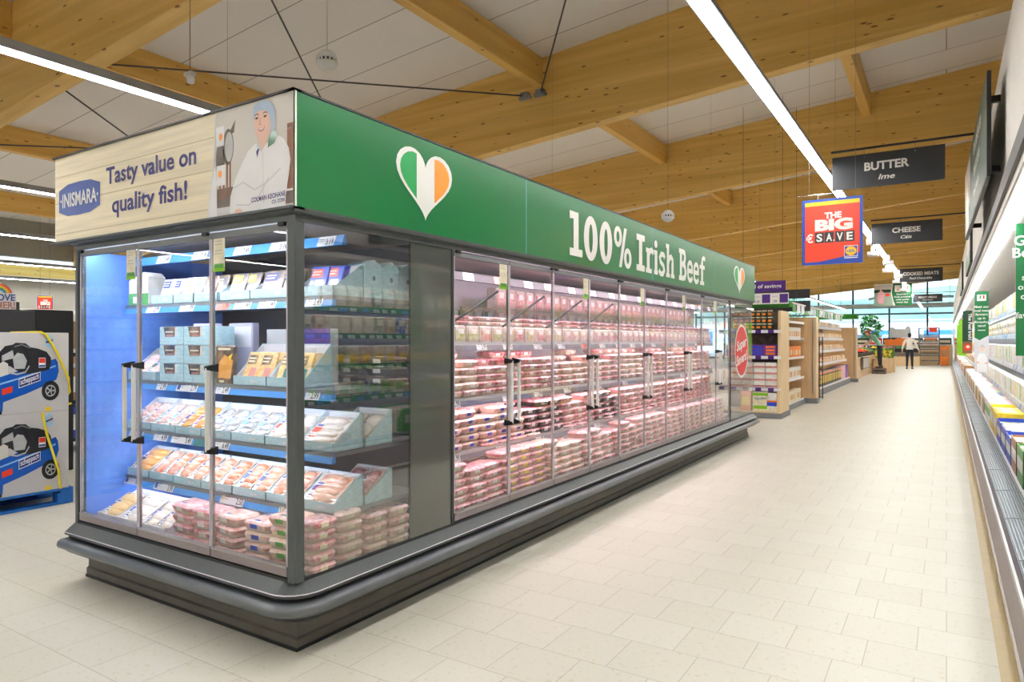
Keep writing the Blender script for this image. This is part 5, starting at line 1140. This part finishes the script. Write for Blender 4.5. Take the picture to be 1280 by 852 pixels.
rowgoods('snack_bag', MB().bbox(-.14, -.1, 0, .14, .1, .42, 'p_dark', .03).box(-.1, -.102, .1, .1, -.09, .3, 'p_yellow').box(-.14, -.1025, .34, .14, -.1, .4, 'p_orange'), 'black and yellow bag on the bottom shelf of the bakery run', 'bag', 17.3, 23.4, -2.87, .1805, .32, 1, .42, 'y')
tag(MB().bbox(-3.1, 23.6, .1805, -2.77, 24.6, .62, 'p_pink', .01).build('display_carton'), 'pink display carton at the far end of the bakery bottom shelf', 'carton'); tag(MB().bbox(-3.1, 24.7, .1805, -2.77, 25.3, .62, 'p_purple', .01).build('display_carton'), 'purple display carton beside the far wooden divider', 'carton')
t = thing('wire_stand', 'black wire stand of small packs at the near end of the bakery run', 'stand', (-2.58, 17.4, 0))
b = MB()
for x in (-.12, .1):
    for y in (-.25, .25): b.tube([(x, y, .03), (x, y, 1.5)], .012, 'black', 6)
for z in (.08, .5, .9, 1.3): b.box(-.12, -.25, z, .1, .25, z+.012, 'black')
b.build('wire_frame', t)
for z in (.08, .5, .9): 
    for y in (-.17, 0, .17): tag(MB().bbox(-.06, -.06, 0, .06, .06, .22, random.choice(['p_orange', 'p_yellow', 'p_dark']), .02).build('snack_pack', None, (-2.59, 17.4+y, z+.0125)), 'small pack on the black wire stand', 'pack', 'packs on the black wire stand')
# green grass-look header boxes and price flags over the bakery
for i, (x0, y0, x1, y1, z0, z1, m, lb) in enumerate(((-3.6, 14.0, -2.55, 14.3, 2.06, 2.17, 'turf', 'green header box over the first wooden divider'), (-3.7, 25.2, -2.5, 25.8, 2.14, 2.30, 'turf', 'grass-green header box over the far wooden divider'))):
    t = thing('header_box', lb, 'header', (0, 0, 0)); MB().box(x0, y0, z0, x1, y1, z1, m).build('header_body', t, bevel=.01); MB().tube([(x0+.15, y0+.1, z1), (x0+.15, y0+.1, zr(x0)-.005)], .004, 'wire', 5).tube([(x1-.15, y0+.1, z1), (x1-.15, y0+.1, zr(x1)-.005)], .004, 'wire', 5).build('hanger', t)
t = thing('price_flag_rail', 'rail of white and green price flags hanging over the bakery run', 'sign', (0, 0, 0)); MB().box(-2.62, 14.5, 2.15, -2.59, 22.5, 2.18, 'offwhite').build('rail', t); MB().tube([(-2.6, 15, 2.18), (-2.6, 15, zr(-2.6)-.005)], .004, 'wire', 5).tube([(-2.6, 22, 2.18), (-2.6, 22, zr(-2.6)-.005)], .004, 'wire', 5).build('hanger', t)
for i in range(16): MB().box(-2.61, 14.6+.49*i, 1.98, -2.6, 14.95+.49*i, 2.149, 'ticket' if i % 3 else 'p_green').build('price_flag', t)
# ------------------------------------------------------------------ produce area
t = thing('produce_stand', 'low wooden produce stand in front of the bending shopper', 'stand', (0, 0, 0))
MB().box(-4.2, 26.9, .004, -2.78, 36, .42, 'woodlight').build('stand_base', t, bevel=.01); MB().ext([(-2.8, 26.9, .42), (-2.8, 26.9, .75), (-4.2, 26.9, 1.1), (-4.2, 26.9, .42)], (0, 9.1, 0), 'woodlight').build('sloped_deck', t)
for i in range(9):
    y = 27.1+i*.98
    c = thing('produce_crate', 'black produce crate on the low wooden stand, %s from the near end' % ('first', 'second', 'third', 'fourth', 'fifth', 'sixth', 'seventh', 'eighth', 'ninth')[i], 'crate', (-2.86, y, .769), 0); c.rotation_euler = (0, math.atan(.25), 0)
    b = MB(); b.box(-.6, 0, 0, 0, .9, .02, 'black'); b.box(-.6, 0, 0, -.58, .9, .2, 'black'); b.box(-.02, 0, 0, 0, .9, .16, 'black'); b.box(-.6, 0, 0, 0, .02, .18, 'black'); b.box(-.6, .88, 0, 0, .9, .18, 'black'); b.build('crate_body', c)
    b = MB(); m = random.choice(['p_yellow', 'p_orange', 'p_green', 'signred', 'p_green'])
    for q in range(34): b.ball((random.uniform(-.54, -.06), random.uniform(.06, .84), random.uniform(.1, .2)), random.uniform(.04, .055), m, 8, 5)
    stuff(b.build('produce', c))
t = tag(MB().ext([(-2.70, 29.4, .3), (-2.70, 31.8, .3), (-2.70, 31.8, .74), (-2.70, 29.4, .78)], (-.06, 0, 0), 'photo_dk').ext([(-2.699, 29.5, .34), (-2.699, 31.7, .34), (-2.699, 31.7, .7), (-2.699, 29.5, .72)], (.01, 0, 0), 'compgrey').build('bag_rack', bevel=.01), 'grey printed bags hanging on the front of the low wooden stand', 'bags')
for i, (x, y, z, m) in enumerate(((-2.38, 34.3, 0, 'p_yellow'), (-2.30, 35.2, 0, 'leaf'))):
    t = thing('flower_display', ('wooden flower display with yellow flowers behind the bending shopper', 'wooden flower display with green plants behind the bending shopper')[i], 'flowers', (x, y, 0)); MB().box(-.35, -.35, .004, .35, .35, .62, 'woodlight').build('planter', t, bevel=.01); b = MB()
    for q in range(70): b.ball((random.uniform(-.33, .33), random.uniform(-.33, .33), .66+random.random()*.4), .05, m if random.random() < .6 else 'leaf', 6, 4)
    stuff(b.build('flowers', t))
t = thing('produce_table', 'long wooden produce table behind the walking man', 'table', (0, 0, 0)); MB().box(-6.5, 44.2, .004, -1.25, 46, .55, 'woodlight').build('table_body', t, bevel=.02)
b = MB(); b.ext([(-6.5, 44.15, .55), (-6.5, 45.8, .55), (-6.5, 45.8, 1.15), (-6.5, 44.15, .75)], (5.25, 0, 0), 'photo_dk'); b.build('sloped_deck', t)
for i in range(8):
    x = -6.3+i*.64; c = thing('produce_crate', 'dark crate of produce on the long table, %s from the rack' % ('eighth', 'seventh', 'sixth', 'fifth', 'fourth', 'third', 'second', 'first')[i], 'crate', (x, 44.2, .768)); c.rotation_euler = (math.atan(.242), 0, 0); MB().box(0, 0, 0, .56, .03, .22, 'black').box(0, .5, 0, .56, .53, .22, 'black').box(0, .03, 0, .03, .5, .22, 'black').box(.53, .03, 0, .56, .5, .22, 'black').box(.03, .03, 0, .53, .5, .02, 'black').build('crate_body', c); b = MB(); m = ['p_green', 'p_cream', 'p_orange', 'p_pink', 'p_yellow', 'lips'][i % 6]
    for q in range(24): b.ball((random.uniform(.08, .48), random.uniform(.08, .45), random.uniform(.12, .24)), .06, m, 7, 5)
    stuff(b.build('produce', c))
t = thing('display_wall', 'stepped back shelf with dark and orange boxes behind the long produce table', 'shelf unit', (0, 0, 0)); MB().box(-8, 47.5, .004, 1.2, 48.2, 1.15, 'woodlight').build('shelf_body', t); MB().box(-8, 47.48, 1.15, 1.2, 48.2, 1.2, 'offwhite').build('shelf_top', t)
for i in range(12):
    m = ['black', 'p_orange', 'p_dark', 'p_orange', 'p_grn2', 'signred'][i % 6]; t = tag(MB().bbox(0, 0, 0, .66, .4, .38, m, .02).box(.06, -.002, .1, .6, 0, .25, 'p_cream').build('display_box', None, (-7.6+.72*i, 47.6, 1.201)), '%s display box, %s from the right on the stepped back shelf' % ({'black': 'black', 'p_orange': 'orange', 'p_dark': 'brown', 'p_grn2': 'green', 'signred': 'red'}[m], ('twelfth', 'eleventh', 'tenth', 'ninth', 'eighth', 'seventh', 'sixth', 'fifth', 'fourth', 'third', 'second', 'first')[i]), 'box')
t = thing('cut_out_sign', 'grey cut-out sign with two rounded ears standing above the produce table', 'sign', (-2.3, 46.2, 0)); A_ = [(-.55, 1.6), (.55, 1.6), (.55, 2.05), (.48, 2.25), (.33, 2.25), (.26, 2.1), (-.26, 2.1), (-.33, 2.22), (-.48, 2.2), (-.55, 2.0)]
MB().ext([(x, 0, z) for x, z in A_], (0, .05, 0), 'compgrey').build('panel', t); MB().box(-.5, .0, .004, -.45, .05, 1.6, 'steel').box(.45, .0, .004, .5, .05, 1.6, 'steel').build('stand_post', t); MB().box(-.8, -.03, 1.1, .55, -.001, 1.5, 'p_orange').build('orange_banner', t)
r_ = thing('bottle_rack', 'grey metal rack of bottles beside the walking man', 'rack', (-.85, 46.4, 0))
b = MB()
for x in (-.5, .5):
    for y in (-.2, .2): b.tube([(x, y, .06), (x, y, 2.15)], .03, 'steel', 8)
b.tube([(-.5, -.2, 2.15), (.5, -.2, 2.15)], .03, 'steel', 8); b.tube([(-.5, .2, 2.15), (.5, .2, 2.15)], .03, 'steel', 8); b.build('rack_frame', r_)
for z in (.25, .55, .9, 1.25, 1.6): MB().box(-.5, -.2, z-.015, .5, .2, z, 'steel').box(-.5, -.205, z, .5, -.195, z+.05, 'steel').build('shelf', r_)
for x in (-.45, .45): MB().lathe([(.05, -.02), (.055, 0), (.05, .02)], (x, -.15, .056), 'rubber', 12, 'x').build('caster', r_)
bt = MB().lathe([(.035, 0), (.036, .15), (.013, .2), (.013, .25)], (0, 0, 0), 'p_grn2', 8).box(-.025, -.037, .05, .025, -.03, .12, 'p_cream'); o = None
for z in (.55, .9, 1.25, 1.6):
    for i in range(11):
        l = (-.85-.42+.084*i, 46.32, z+.0005)
        if o is None: o = tag(bt.build('bottle', None, l), 'dark bottle standing on the grey metal rack', 'bottle', 'bottles on the grey metal rack')
        else: dup(o, l)
tag(MB().box(-.35, -.01, 0, .05, 0, .28, 'signred').build('price_card', None, (-.5, 46.165, 1.9)), 'red card at the top of the grey metal bottle rack', 'sign')
tag(MB().bbox(-.2, -.2, 0, .2, .2, 1.1, 'p_orange', .03).box(-.15, -.202, .5, .15, -.2, .9, 'p_brown').build('display_stand', None, (-.1, 46.2, .004)), 'orange cardboard display standing right of the bottle rack', 'display')
# ------------------------------------------------------------------ people
def person(name, label, J, E_, R_, paint, extra=None):
    """J joints, E_ edges, R_ radii: one skinned surface; paint(centre) -> material"""
    me = bpy.data.meshes.new(name); ks = list(J); me.from_pydata([J[k] for k in ks], [(ks.index(a), ks.index(b_)) for a, b_ in E_], [])
    o = bpy.data.objects.new(name, me); COL.objects.link(o)
    bpy.context.view_layer.objects.active = o
    sk = o.modifiers.new('skin', 'SKIN'); sb = o.modifiers.new('sub', 'SUBSURF'); sb.levels = 4; sb.render_levels = 4
    sv_ = me.skin_vertices[0].data
    for i, k in enumerate(ks):
        r = R_[k]; r = r if isinstance(r, tuple) else (r, r); sv_[i].radius = r; sv_[i].use_root = (k == 'pelvis')
    dg = bpy.context.evaluated_depsgraph_get(); ev = o.evaluated_get(dg); m2 = bpy.data.meshes.new_from_object(ev)
    o.modifiers.clear(); o.data = m2; m2.materials.clear(); lst = []
    for p in m2.polygons:
        m = paint(p.center)
        if m not in lst: lst.append(m); m2.materials.append(M[m])
        p.material_index = lst.index(m); p.use_smooth = True
    return tag(o, label, 'person')
def hand(J, E_, R_, key, at, dirv, side, curl):
    d = Vector(dirv).normalized(); s_ = Vector(side).normalized(); n = d.cross(s_)
    J[key+'palm'] = tuple(Vector(at)+d*.07); R_[key+'palm'] = (.036, .02); E_.append((key, key+'palm'))
    for f in range(4):
        l = (.07, .08, .075, .06)[f]; b0 = Vector(at)+d*.095+s_*(.028-.019*f); p1 = b0+d*l*.55+n*curl*.015; p2 = p1+d*l*.4+n*curl*.03
        for q, p in enumerate((b0, p1, p2)): J['%sf%d%d' % (key, f, q)] = tuple(p); R_['%sf%d%d' % (key, f, q)] = .009-.001*q
        E_ += [(key+'palm', '%sf%d0' % (key, f)), ('%sf%d0' % (key, f), '%sf%d1' % (key, f)), ('%sf%d1' % (key, f), '%sf%d2' % (key, f))]
    t0 = Vector(at)+d*.035+s_*.04; t1 = t0+d*.03+s_*.02
    J[key+'t0'] = tuple(t0); J[key+'t1'] = tuple(t1); R_[key+'t0'] = .011; R_[key+'t1'] = .009; E_ += [(key, key+'t0'), (key+'t0', key+'t1')]
def head(o, c, fwd, hair, tail=None, tilt=0):
    """face, ears and hair as children, fwd is the horizontal facing direction"""
    f = Vector(fwd).normalized(); up = Vector((0, 0, 1)); f = (f*math.cos(tilt)-up*math.sin(tilt)).normalized(); s_ = f.cross(up).normalized(); u = s_.cross(f)
    Mx = Matrix.Translation(c) @ Matrix((s_, f, u)).transposed().to_4x4()
    b = MB(); b.ball((0, 0, 0), (.075, .095, .115), 'skin', 16, 12); b.ball((0, .03, -.07), (.05, .055, .05), 'skin', 12, 8)
    b.add([(-.014, .09, -.02), (.014, .09, -.02), (0, .118, -.018), (0, .094, .03)], [(0, 1, 2), (0, 2, 3), (1, 3, 2)], 'skin')
    for x in (-.076, .076): b.ball((x, 0, -.005), (.01, .02, .03), 'skin', 8, 6)
    for x in (-.03, .03): b.ball((x, .088, .012), (.013, .008, .007), 'white', 8, 5); b.ball((x, .094, .012), (.006, .004, .006), 'hairdk', 8, 5)
    b.ball((0, .092, -.055), (.024, .006, .007), 'lips', 10, 5); b.mat4(Mx); b.build('head', o)
    h = MB(); h.ball((0, -.014, .03), (.083, .096, .10), hair, 16, 10); h.ball((0, -.04, -.03), (.078, .07, .08), hair, 14, 8)
    if tail: h.tube([(0, -.10, .05), (0, -.15, .04), (0, -.18, -.04), (0, -.165, -.14)], [.03, .035, .03, .008], hair, 8)
    h.mat4(Mx); h.build('hair', o)
def shoe(o, at, fwd):
    a = math.atan2(fwd[1], fwd[0]); b = MB(); b.bbox(-.09, -.045, 0, .17, .045, .03, 'black', .02); b.ball((.07, 0, .035), (.10, .042, .035), 'shoe', 10, 6); b.ball((-.03, 0, .06), (.055, .042, .055), 'shoe', 10, 6)
    b.mat4(Matrix.Translation(at) @ Matrix.Rotation(a, 4, 'Z')); b.build('shoe', o)
# man walking away down the aisle
mx_, my_ = -1.55, 39.5
J = {'pelvis': (0, 0, .95), 'belly': (0, 0, 1.1), 'chest': (0, .01, 1.3), 'upper': (0, .01, 1.43), 'neck': (0, .02, 1.53), 'headb': (0, .03, 1.6),
     'hipL': (-.095, 0, .9), 'kneeL': (-.11, .07, .5), 'ankL': (-.12, -.02, .1), 'hipR': (.095, 0, .9), 'kneeR': (.10, .03, .5), 'ankR': (.11, .09, .1),
     'shL': (-.19, .01, 1.43), 'elL': (-.29, .0, 1.17), 'wrL': (-.33, .14, .97), 'shR': (.19, .01, 1.43), 'elR': (.30, -.03, 1.16), 'wrR': (.40, .02, .93)}
E0 = [('pelvis', 'belly'), ('belly', 'chest'), ('chest', 'upper'), ('upper', 'neck'), ('neck', 'headb'), ('pelvis', 'hipL'), ('hipL', 'kneeL'), ('kneeL', 'ankL'), ('pelvis', 'hipR'), ('hipR', 'kneeR'), ('kneeR', 'ankR'), ('upper', 'shL'), ('shL', 'elL'), ('elL', 'wrL'), ('upper', 'shR'), ('shR', 'elR'), ('elR', 'wrR')]
R0 = {'pelvis': (.15, .115), 'belly': (.145, .11), 'chest': (.16, .12), 'upper': (.12, .09), 'neck': .055, 'headb': .05, 'hipL': .095, 'kneeL': .068, 'ankL': .05, 'hipR': .095, 'kneeR': .068, 'ankR': .05, 'shL': .07, 'elL': .052, 'wrL': .034, 'shR': .07, 'elR': .052, 'wrR': .034}
E1 = list(E0); R1 = dict(R0)
hand(J, E1, R1, 'wrL', J['wrL'], (-.05, .3, -.9), (.3, 1, .3), 1); hand(J, E1, R1, 'wrR', J['wrR'], (.2, .1, -.95), (-.1, 1, .1), -1)
def paint_man(c):
    if c.z < .97 and abs(c.x) < .235: return 'trousers'
    if c.z > 1.53: return 'skin'
    if c.z < .965: return 'skin'
    return 'shirtwhite'
man = person('person', 'man in white shirt and dark trousers walking away down the aisle', J, E1, R1, paint_man); man.location = (mx_, my_, .004)
head(man, Vector((0, .045, 1.68)), (0, 1, 0), 'hairblack'); shoe(man, (-.12, -.02, .0), (-.1, 1)); shoe(man, (.11, .08, .0), (.1, 1))
# woman bending over the produce, standing on a crate
wx, wy = -2.42, 33.0
c = thing('step_crate', 'black crate on the floor under the bending shopper', 'crate', (wx, wy, .004)); MB().bbox(-.27, -.2, 0, .27, .2, .25, 'photo_dk', .02).build('crate_body', c); MB().box(-.2, -.202, .1, .2, -.2005, .16, 'black').build('hand_slot', c)
J = {'pelvis': (0, 0, .94), 'belly': (-.05, 0, 1.08), 'chest': (-.15, 0, 1.25), 'upper': (-.24, 0, 1.36), 'neck': (-.33, 0, 1.43), 'headb': (-.38, 0, 1.45),
     'hipL': (.01, -.09, .89), 'kneeL': (.0, -.10, .49), 'ankL': (.02, -.11, .09), 'hipR': (.01, .09, .89), 'kneeR': (.04, .1, .49), 'ankR': (.06, .11, .09),
     'shL': (-.22, -.16, 1.34), 'elL': (-.30, -.2, 1.10), 'wrL': (-.48, -.16, .98), 'shR': (-.22, .16, 1.34), 'elR': (-.36, .19, 1.13), 'wrR': (-.56, .14, 1.0)}
R1 = dict(R0); R1.update({'pelvis': (.14, .125), 'belly': (.12, .10), 'chest': (.135, .105), 'upper': (.10, .085), 'neck': .045, 'headb': .04, 'shL': .058, 'shR': .058, 'elL': .042, 'elR': .042, 'wrL': .028, 'wrR': .028, 'hipL': .1, 'hipR': .1})
E1 = list(E0)
hand(J, E1, R1, 'wrL', J['wrL'], (-.9, .1, -.35), (0, 1, .1), 1); hand(J, E1, R1, 'wrR', J['wrR'], (-.9, -.1, -.35), (0, -1, .1), -1)
def paint_w(c):
    if c.z < .955 and c.x > -.25: return 'trousers'
    if c.x < -.285 and c.z > 1.365 and abs(c.y) < .1: return 'skin'
    if c.z < 1.19 and c.x < -.20 and abs(c.y) > .08: return 'skin'
    if c.x < -.34 and c.z < 1.2: return 'skin'
    return 'teegreen'
wo = person('person', 'red-haired shopper in green top bending over the produce stand', J, E1, R1, paint_w); wo.location = (wx, wy, .255)
head(wo, Vector((-.44, 0, 1.49)), (-1, -.15, 0), 'hairred', True, .7); shoe(wo, (.02, -.11, 0), (-1, -.1)); shoe(wo, (.06, .11, 0), (-1, .1))
# ------------------------------------------------------------------ left of the fish case
def pallet(y0, y1, x0, x1, label):
    t = thing('pallet', label, 'pallet', (0, 0, .004)); b = MB()
    for i in range(7): q = (x1-x0-.1)/6; b.box(x0+q*i, y0, .115, x0+q*i+.1, y1, .135, 'palletblue')
    for y in (y0, (y0+y1)/2-.05, y1-.1): b.box(x0, y, .095, x1, y+.1, .1149, 'palletblue')
    b.build('deck_boards', t)
    for x in (x0, (x0+x1)/2-.05, x1-.1):
        MB().box(x, y0, 0, x+.1, y1, .02, 'palletblue').build('runner', t)
        for y in (y0, (y0+y1)/2-.06, y1-.12): MB().box(x, y, .0201, x+.1, y+.12, .0949, 'palletblue').build('block', t)
pallet(1.72, 2.97, -7.25, -6.4, 'blue pallet under the compressor boxes')
def compressor_box(z, label):
    t = thing('compressor_box', label, 'box', (-6.41, 2.94, z)); L_, H_ = 1.15, .665
    MB().bbox(-.8, -L_, 0, 0, 0, H_, 'boxgrey', .004).build('box_body', t)
    A = Art(lambda u, v, n: (n, -.144+(u+.205)*.54, .174+(v-.185)*1.1))
    A.poly([(-1.12, .20), (-1.1, .13), (-.95, .10), (-.55, .17), (-.22, .24), (-.12, .27), (-.085, .33), (-.10, .40), (-.13, .43), (-.5, .37), (-.9, .30), (-1.08, .27)], 'compblue', .001)
    A.line([(-1.0, .235), (-.66, .285), (-.5, .31), (-.13, .375)], .012, 'raillight', .0016); A.poly([(-.95, .05), (-.85, .05), (-.84, .14), (-.97, .12)], 'compblue', .0012); A.rect(-.95, .03, -.86, .055, 'rubber', .0014)
    A.poly([(-.64, .215), (-.345, .265), (-.345, .335), (-.64, .285)], 'signwhite', .002); A.poly([(-.632, .222), (-.353, .27), (-.353, .327), (-.632, .279)], 'navy', .0025)
    A.text('scheppach', -.4925, .262, .042, 'signwhite', .003, .02, width=.25, slope=.17)
    A.poly([(-.86, .17), (-.72, .19), (-.72, .235), (-.86, .215)], 'signred', .002)
    A.ell(-.205, .185, .125, .075, 'rubber', .003); A.ell(-.205, .185, .075, .045, 'compgrey', .0035); A.ell(-.205, .185, .06, .036, 'rubber', .004)
    for i in range(5): a = i*1.2566; A.line([(-.205, .185), (-.205+.07*math.cos(a), .185+.042*math.sin(a))], .012, 'compgrey', .0045)
    A.poly([(-.92, .40), (-.9, .48), (-.82, .53), (-.72, .54), (-.68, .555), (-.55, .55), (-.48, .52), (-.38, .51), (-.26, .485), (-.2, .44), (-.195, .39), (-.22, .35), (-.32, .335), (-.5, .32), (-.62, .33), (-.75, .38)], 'compblack', .002)
    A.poly([(-.86, .46), (-.72, .50), (-.70, .44), (-.86, .42)], 'compgrey', .0025); A.poly([(-.70, .36), (-.56, .36), (-.53, .42), (-.58, .47), (-.66, .48), (-.72, .44)], 'compgrey', .003); A.line([(-.62, .53), (-.55, .5), (-.5, .43)], .012, 'rubber', .0032); A.line([(-.5, .38), (-.55, .335), (-.66, .32), (-.78, .335)], .012, 'compgrey', .0032)
    A.line([(-.7, .525), (-.6, .54), (-.48, .515)], .008, 'midgrey', .0028)
    A.rect(-.37, .365, -.275, .44, 'signwhite', .003); A.rect(-.365, .40, -.28, .436, 'signred', .0035); A.rect(-.365, .37, -.28, .385, 'badge', .0035)
    A.poly([(-.95, .30), (-.78, .32), (-.78, .40), (-.84, .42), (-.95, .38)], 'photo_bg', .0025); A.ell(-.22, .565, .055, .05, 'raillight', .001); A.ell(-.215, .57, .035, .03, 'compgrey', .0015); A.line([(-.27, .555), (-.17, .575)], .012, 'navy', .002); A.ell(-.24, .045, .045, .018, 'yellow', .002); A.rect(-1.14, .55, -.94, .62, 'badge', .0015);
    A.b.build('print', t); return t
compressor_box(.1395, 'lower grey carton with a printed blue air compressor, on the blue pallet'); compressor_box(.8055, 'upper grey carton with a printed blue air compressor')
st = MB(); xs = -6.402
st.add([(xs, 2.72, 1.4715), (xs, 2.745, 1.4715), (xs, 2.90, 1.16), (xs, 2.88, 1.16)], [(0, 1, 2, 3)], 'strap')
st = MB().tube([(-6.9, 2.70, 1.474), (-6.402, 2.72, 1.476), (-6.395, 2.76, 1.45), (-6.392, 2.84, 1.3), (-6.395, 2.93, 1.08), (-6.404, 2.945, .96), (-6.6, 2.948, .82), (-6.395, 2.948, .86)], .010, 'strap', 6); st.tube([(-6.398, 2.73, .80), (-6.392, 2.76, .62), (-6.392, 2.85, .30), (-6.396, 2.87, .14)], .010, 'strap', 6)
tag(st.build('packing_strap'), 'yellow plastic strap tied around the compressor boxes', 'strap')
t = thing('black_gondola', 'black shelf unit behind the compressor boxes', 'shelf unit', (0, 0, 0)); MB().box(-9.2, -1, .004, -8.0, 3.35, 1.71, 'charcoal').build('unit_body', t, bevel=.006); MB().box(-8.6, 3.351, .004, -8.0, 3.72, 1.73, 'black').build('end_panel', t, bevel=.012)
t = thing('rainbow_sign', 'white cut-out sign with a rainbow standing on the black shelf unit', 'sign', (-8.3, 3.27, 1.711), -.37); MB().ext([(0, -.34, .02), (0, .02, .02), (0, .02, .19), (0, -.02, .2), (0, -.05, .26), (0, -.12, .3), (0, -.2, .3), (0, -.3, .24), (0, -.34, .2)], (.012, 0, 0), 'white').build('panel', t)
A = Art(lambda u, v, n: (.012+n, u, v))
for i, m in enumerate(('signred', 'orange', 'yellow', 'p_green', 'railblue')): A.ring(-.13, .17, .12-.014*i, .12-.014*i, .014, m, .001+.0004*i)
A.rect(-.335, .022, .018, .19, 'white', .004); A.text('LOVE', .012, .112, .066, 'badge', .005, .03, al='R', width=.19); A.text('SUMMER!', .012, .032, .066, 'lips', .005, .03, al='R', width=.32); A.b.build('print', t); MB().box(-.04, -.3, 0, .05, .06, .018, 'black').box(.0, .021, .018, .012, .05, .1, 'black').build('sign_foot', t)
hs = thing('promotion_poster', 'small red and purple hanging poster left of the fish case', 'sign', (-19.2, 8.25, 2.05), math.radians(67)); MB().box(-.17, 0, 0, .17, .01, .5, 'white').build('panel', hs); A = Art(lambda u, v, n: (u, -n, v)); bigsave(A, -.165, .165, .005, .495, 'purple'); A.b.build('print', hs); MB().tube([(-.1, .005, .5), (-.1, .005, zr(-19.2)-2.06)], .003, 'wire', 5).tube([(.1, .005, .5), (.1, .005, zr(-19.2)-2.06)], .003, 'wire', 5).build('hanger', hs)
for i, x in enumerate((-12.5, -16.2)):
    t = thing('low_gondola', ('white-topped shelf run behind the black shelf unit', 'second white-topped shelf run nearer the far left wall')[i], 'shelf unit', (0, 0, 0)); MB().box(x-.5, -2, .004, x+.5, 34, .2, 'midgrey').build('base', t); MB().box(x-.06, -2, .2, x+.06, 34, 1.80, 'lightgrey').box(x-.5, -2, 1.801, x+.5, 34, 1.9, 'white').build('back_panel', t)
    for z in (.5, 1.0, 1.45): MB().box(x+.061, -2, z, x+.5, 34, z+.03, 'lightgrey').build('shelf', t)
    b = MB()
    for z in (.2, .53, 1.03, 1.48):
        y = 1.0
        while y < 14: w_ = random.uniform(.15, .4); b.bbox(x+.15, y, z+.001, x+.48, y+w_, z+random.uniform(.2, .36), random.choice(['p_white', 'p_dark', 'p_blue', 'p_cream', 'cartonbrown', 'p_pink']), .01); y += w_+.02
    tag(stuff(b.build('packed_goods')), ('mixed boxes on the white-topped shelf run behind the black shelf unit', 'mixed boxes on the second white-topped shelf run')[i], 'groceries')
t = tag(MB().bbox(-.2, -.5, 0, .2, .5, .5, 'p_white', .01).box(.2005, -.45, .05, .203, -.1, .4, 'p_brown').box(.2005, 0, .1, .203, .4, .45, 'navy').build('appliance_box', None, (-9.6, 4.6, 1.25)), 'white printed box right of the black shelf unit', 'box')
t = thing('stock_trolley', 'shelf trolley under the printed box beside the black shelf unit', 'trolley', (-9.6, 4.6, .004)); MB().box(-.25, -.55, 1.2, .25, .55, 1.245, 'black').box(-.25, -.55, .6, .25, .55, .64, 'black').box(-.25, -.55, .12, .25, .55, .16, 'black').build('shelf', t)
b = MB()
for x in (-.23, .23):
    for y in (-.53, .53): b.tube([(x, y, 0), (x, y, 1.2)], .02, 'steel', 8)
b.build('post', t)
for z, m in ((.165, 'p_blue'), (.645, 'cartonbrown')): tag(MB().bbox(-.2, -.5, 0, .2, .5, .4, m, .01).box(.2005, -.3, .1, .203, .3, .3, 'p_white').build('appliance_box', None, (-9.6, 4.6, z)), ('blue' if m == 'p_blue' else 'brown')+' box on the shelf trolley beside the black shelf unit', 'box')
# bottled water by the pallet
def waterpack():
    b = MB()
    for i in range(3):
        for j in range(2): b.lathe([(.036, 0), (.042, .01), (.042, .11), (.039, .125), (.042, .14), (.042, .2), (.03, .245), (.014, .27), (.014, .29)], (-.043+.086*j, -.086+.086*i, 0), 'water', 10); b.lathe([(.016, .28), (.016, .297)], (-.043+.086*j, -.086+.086*i, 0), 'railblue', 8)
    b.bbox(-.0865, -.1295, .05, .0865, .1295, .2, 'glassblue', .01); b.box(-.0872, -.1302, .11, .0872, .1302, .17, 'raillight'); return b
wp = None
for (ya, n, lb) in ((.05, 6, 'shrink-wrapped pack of blue water bottles on the pallet before the compressor boxes'),):
    pallet(ya, ya+1.66, -7.3, -6.5, 'blue pallet under the water %s' % ('behind the fish case' if ya > 2 else 'before the compressor boxes')); f_ = True
    for i in range(n):
        for q in range(6):
            for d in range(2):
                l = (-6.6-.178*d, ya+.14+.272*i, .1395+q*.2975)
                if wp is None: wp = tag(waterpack().build('water_pack', None, l), lb, 'bottled water', lb)
                else: dup(wp, l, label=lb, group=lb)
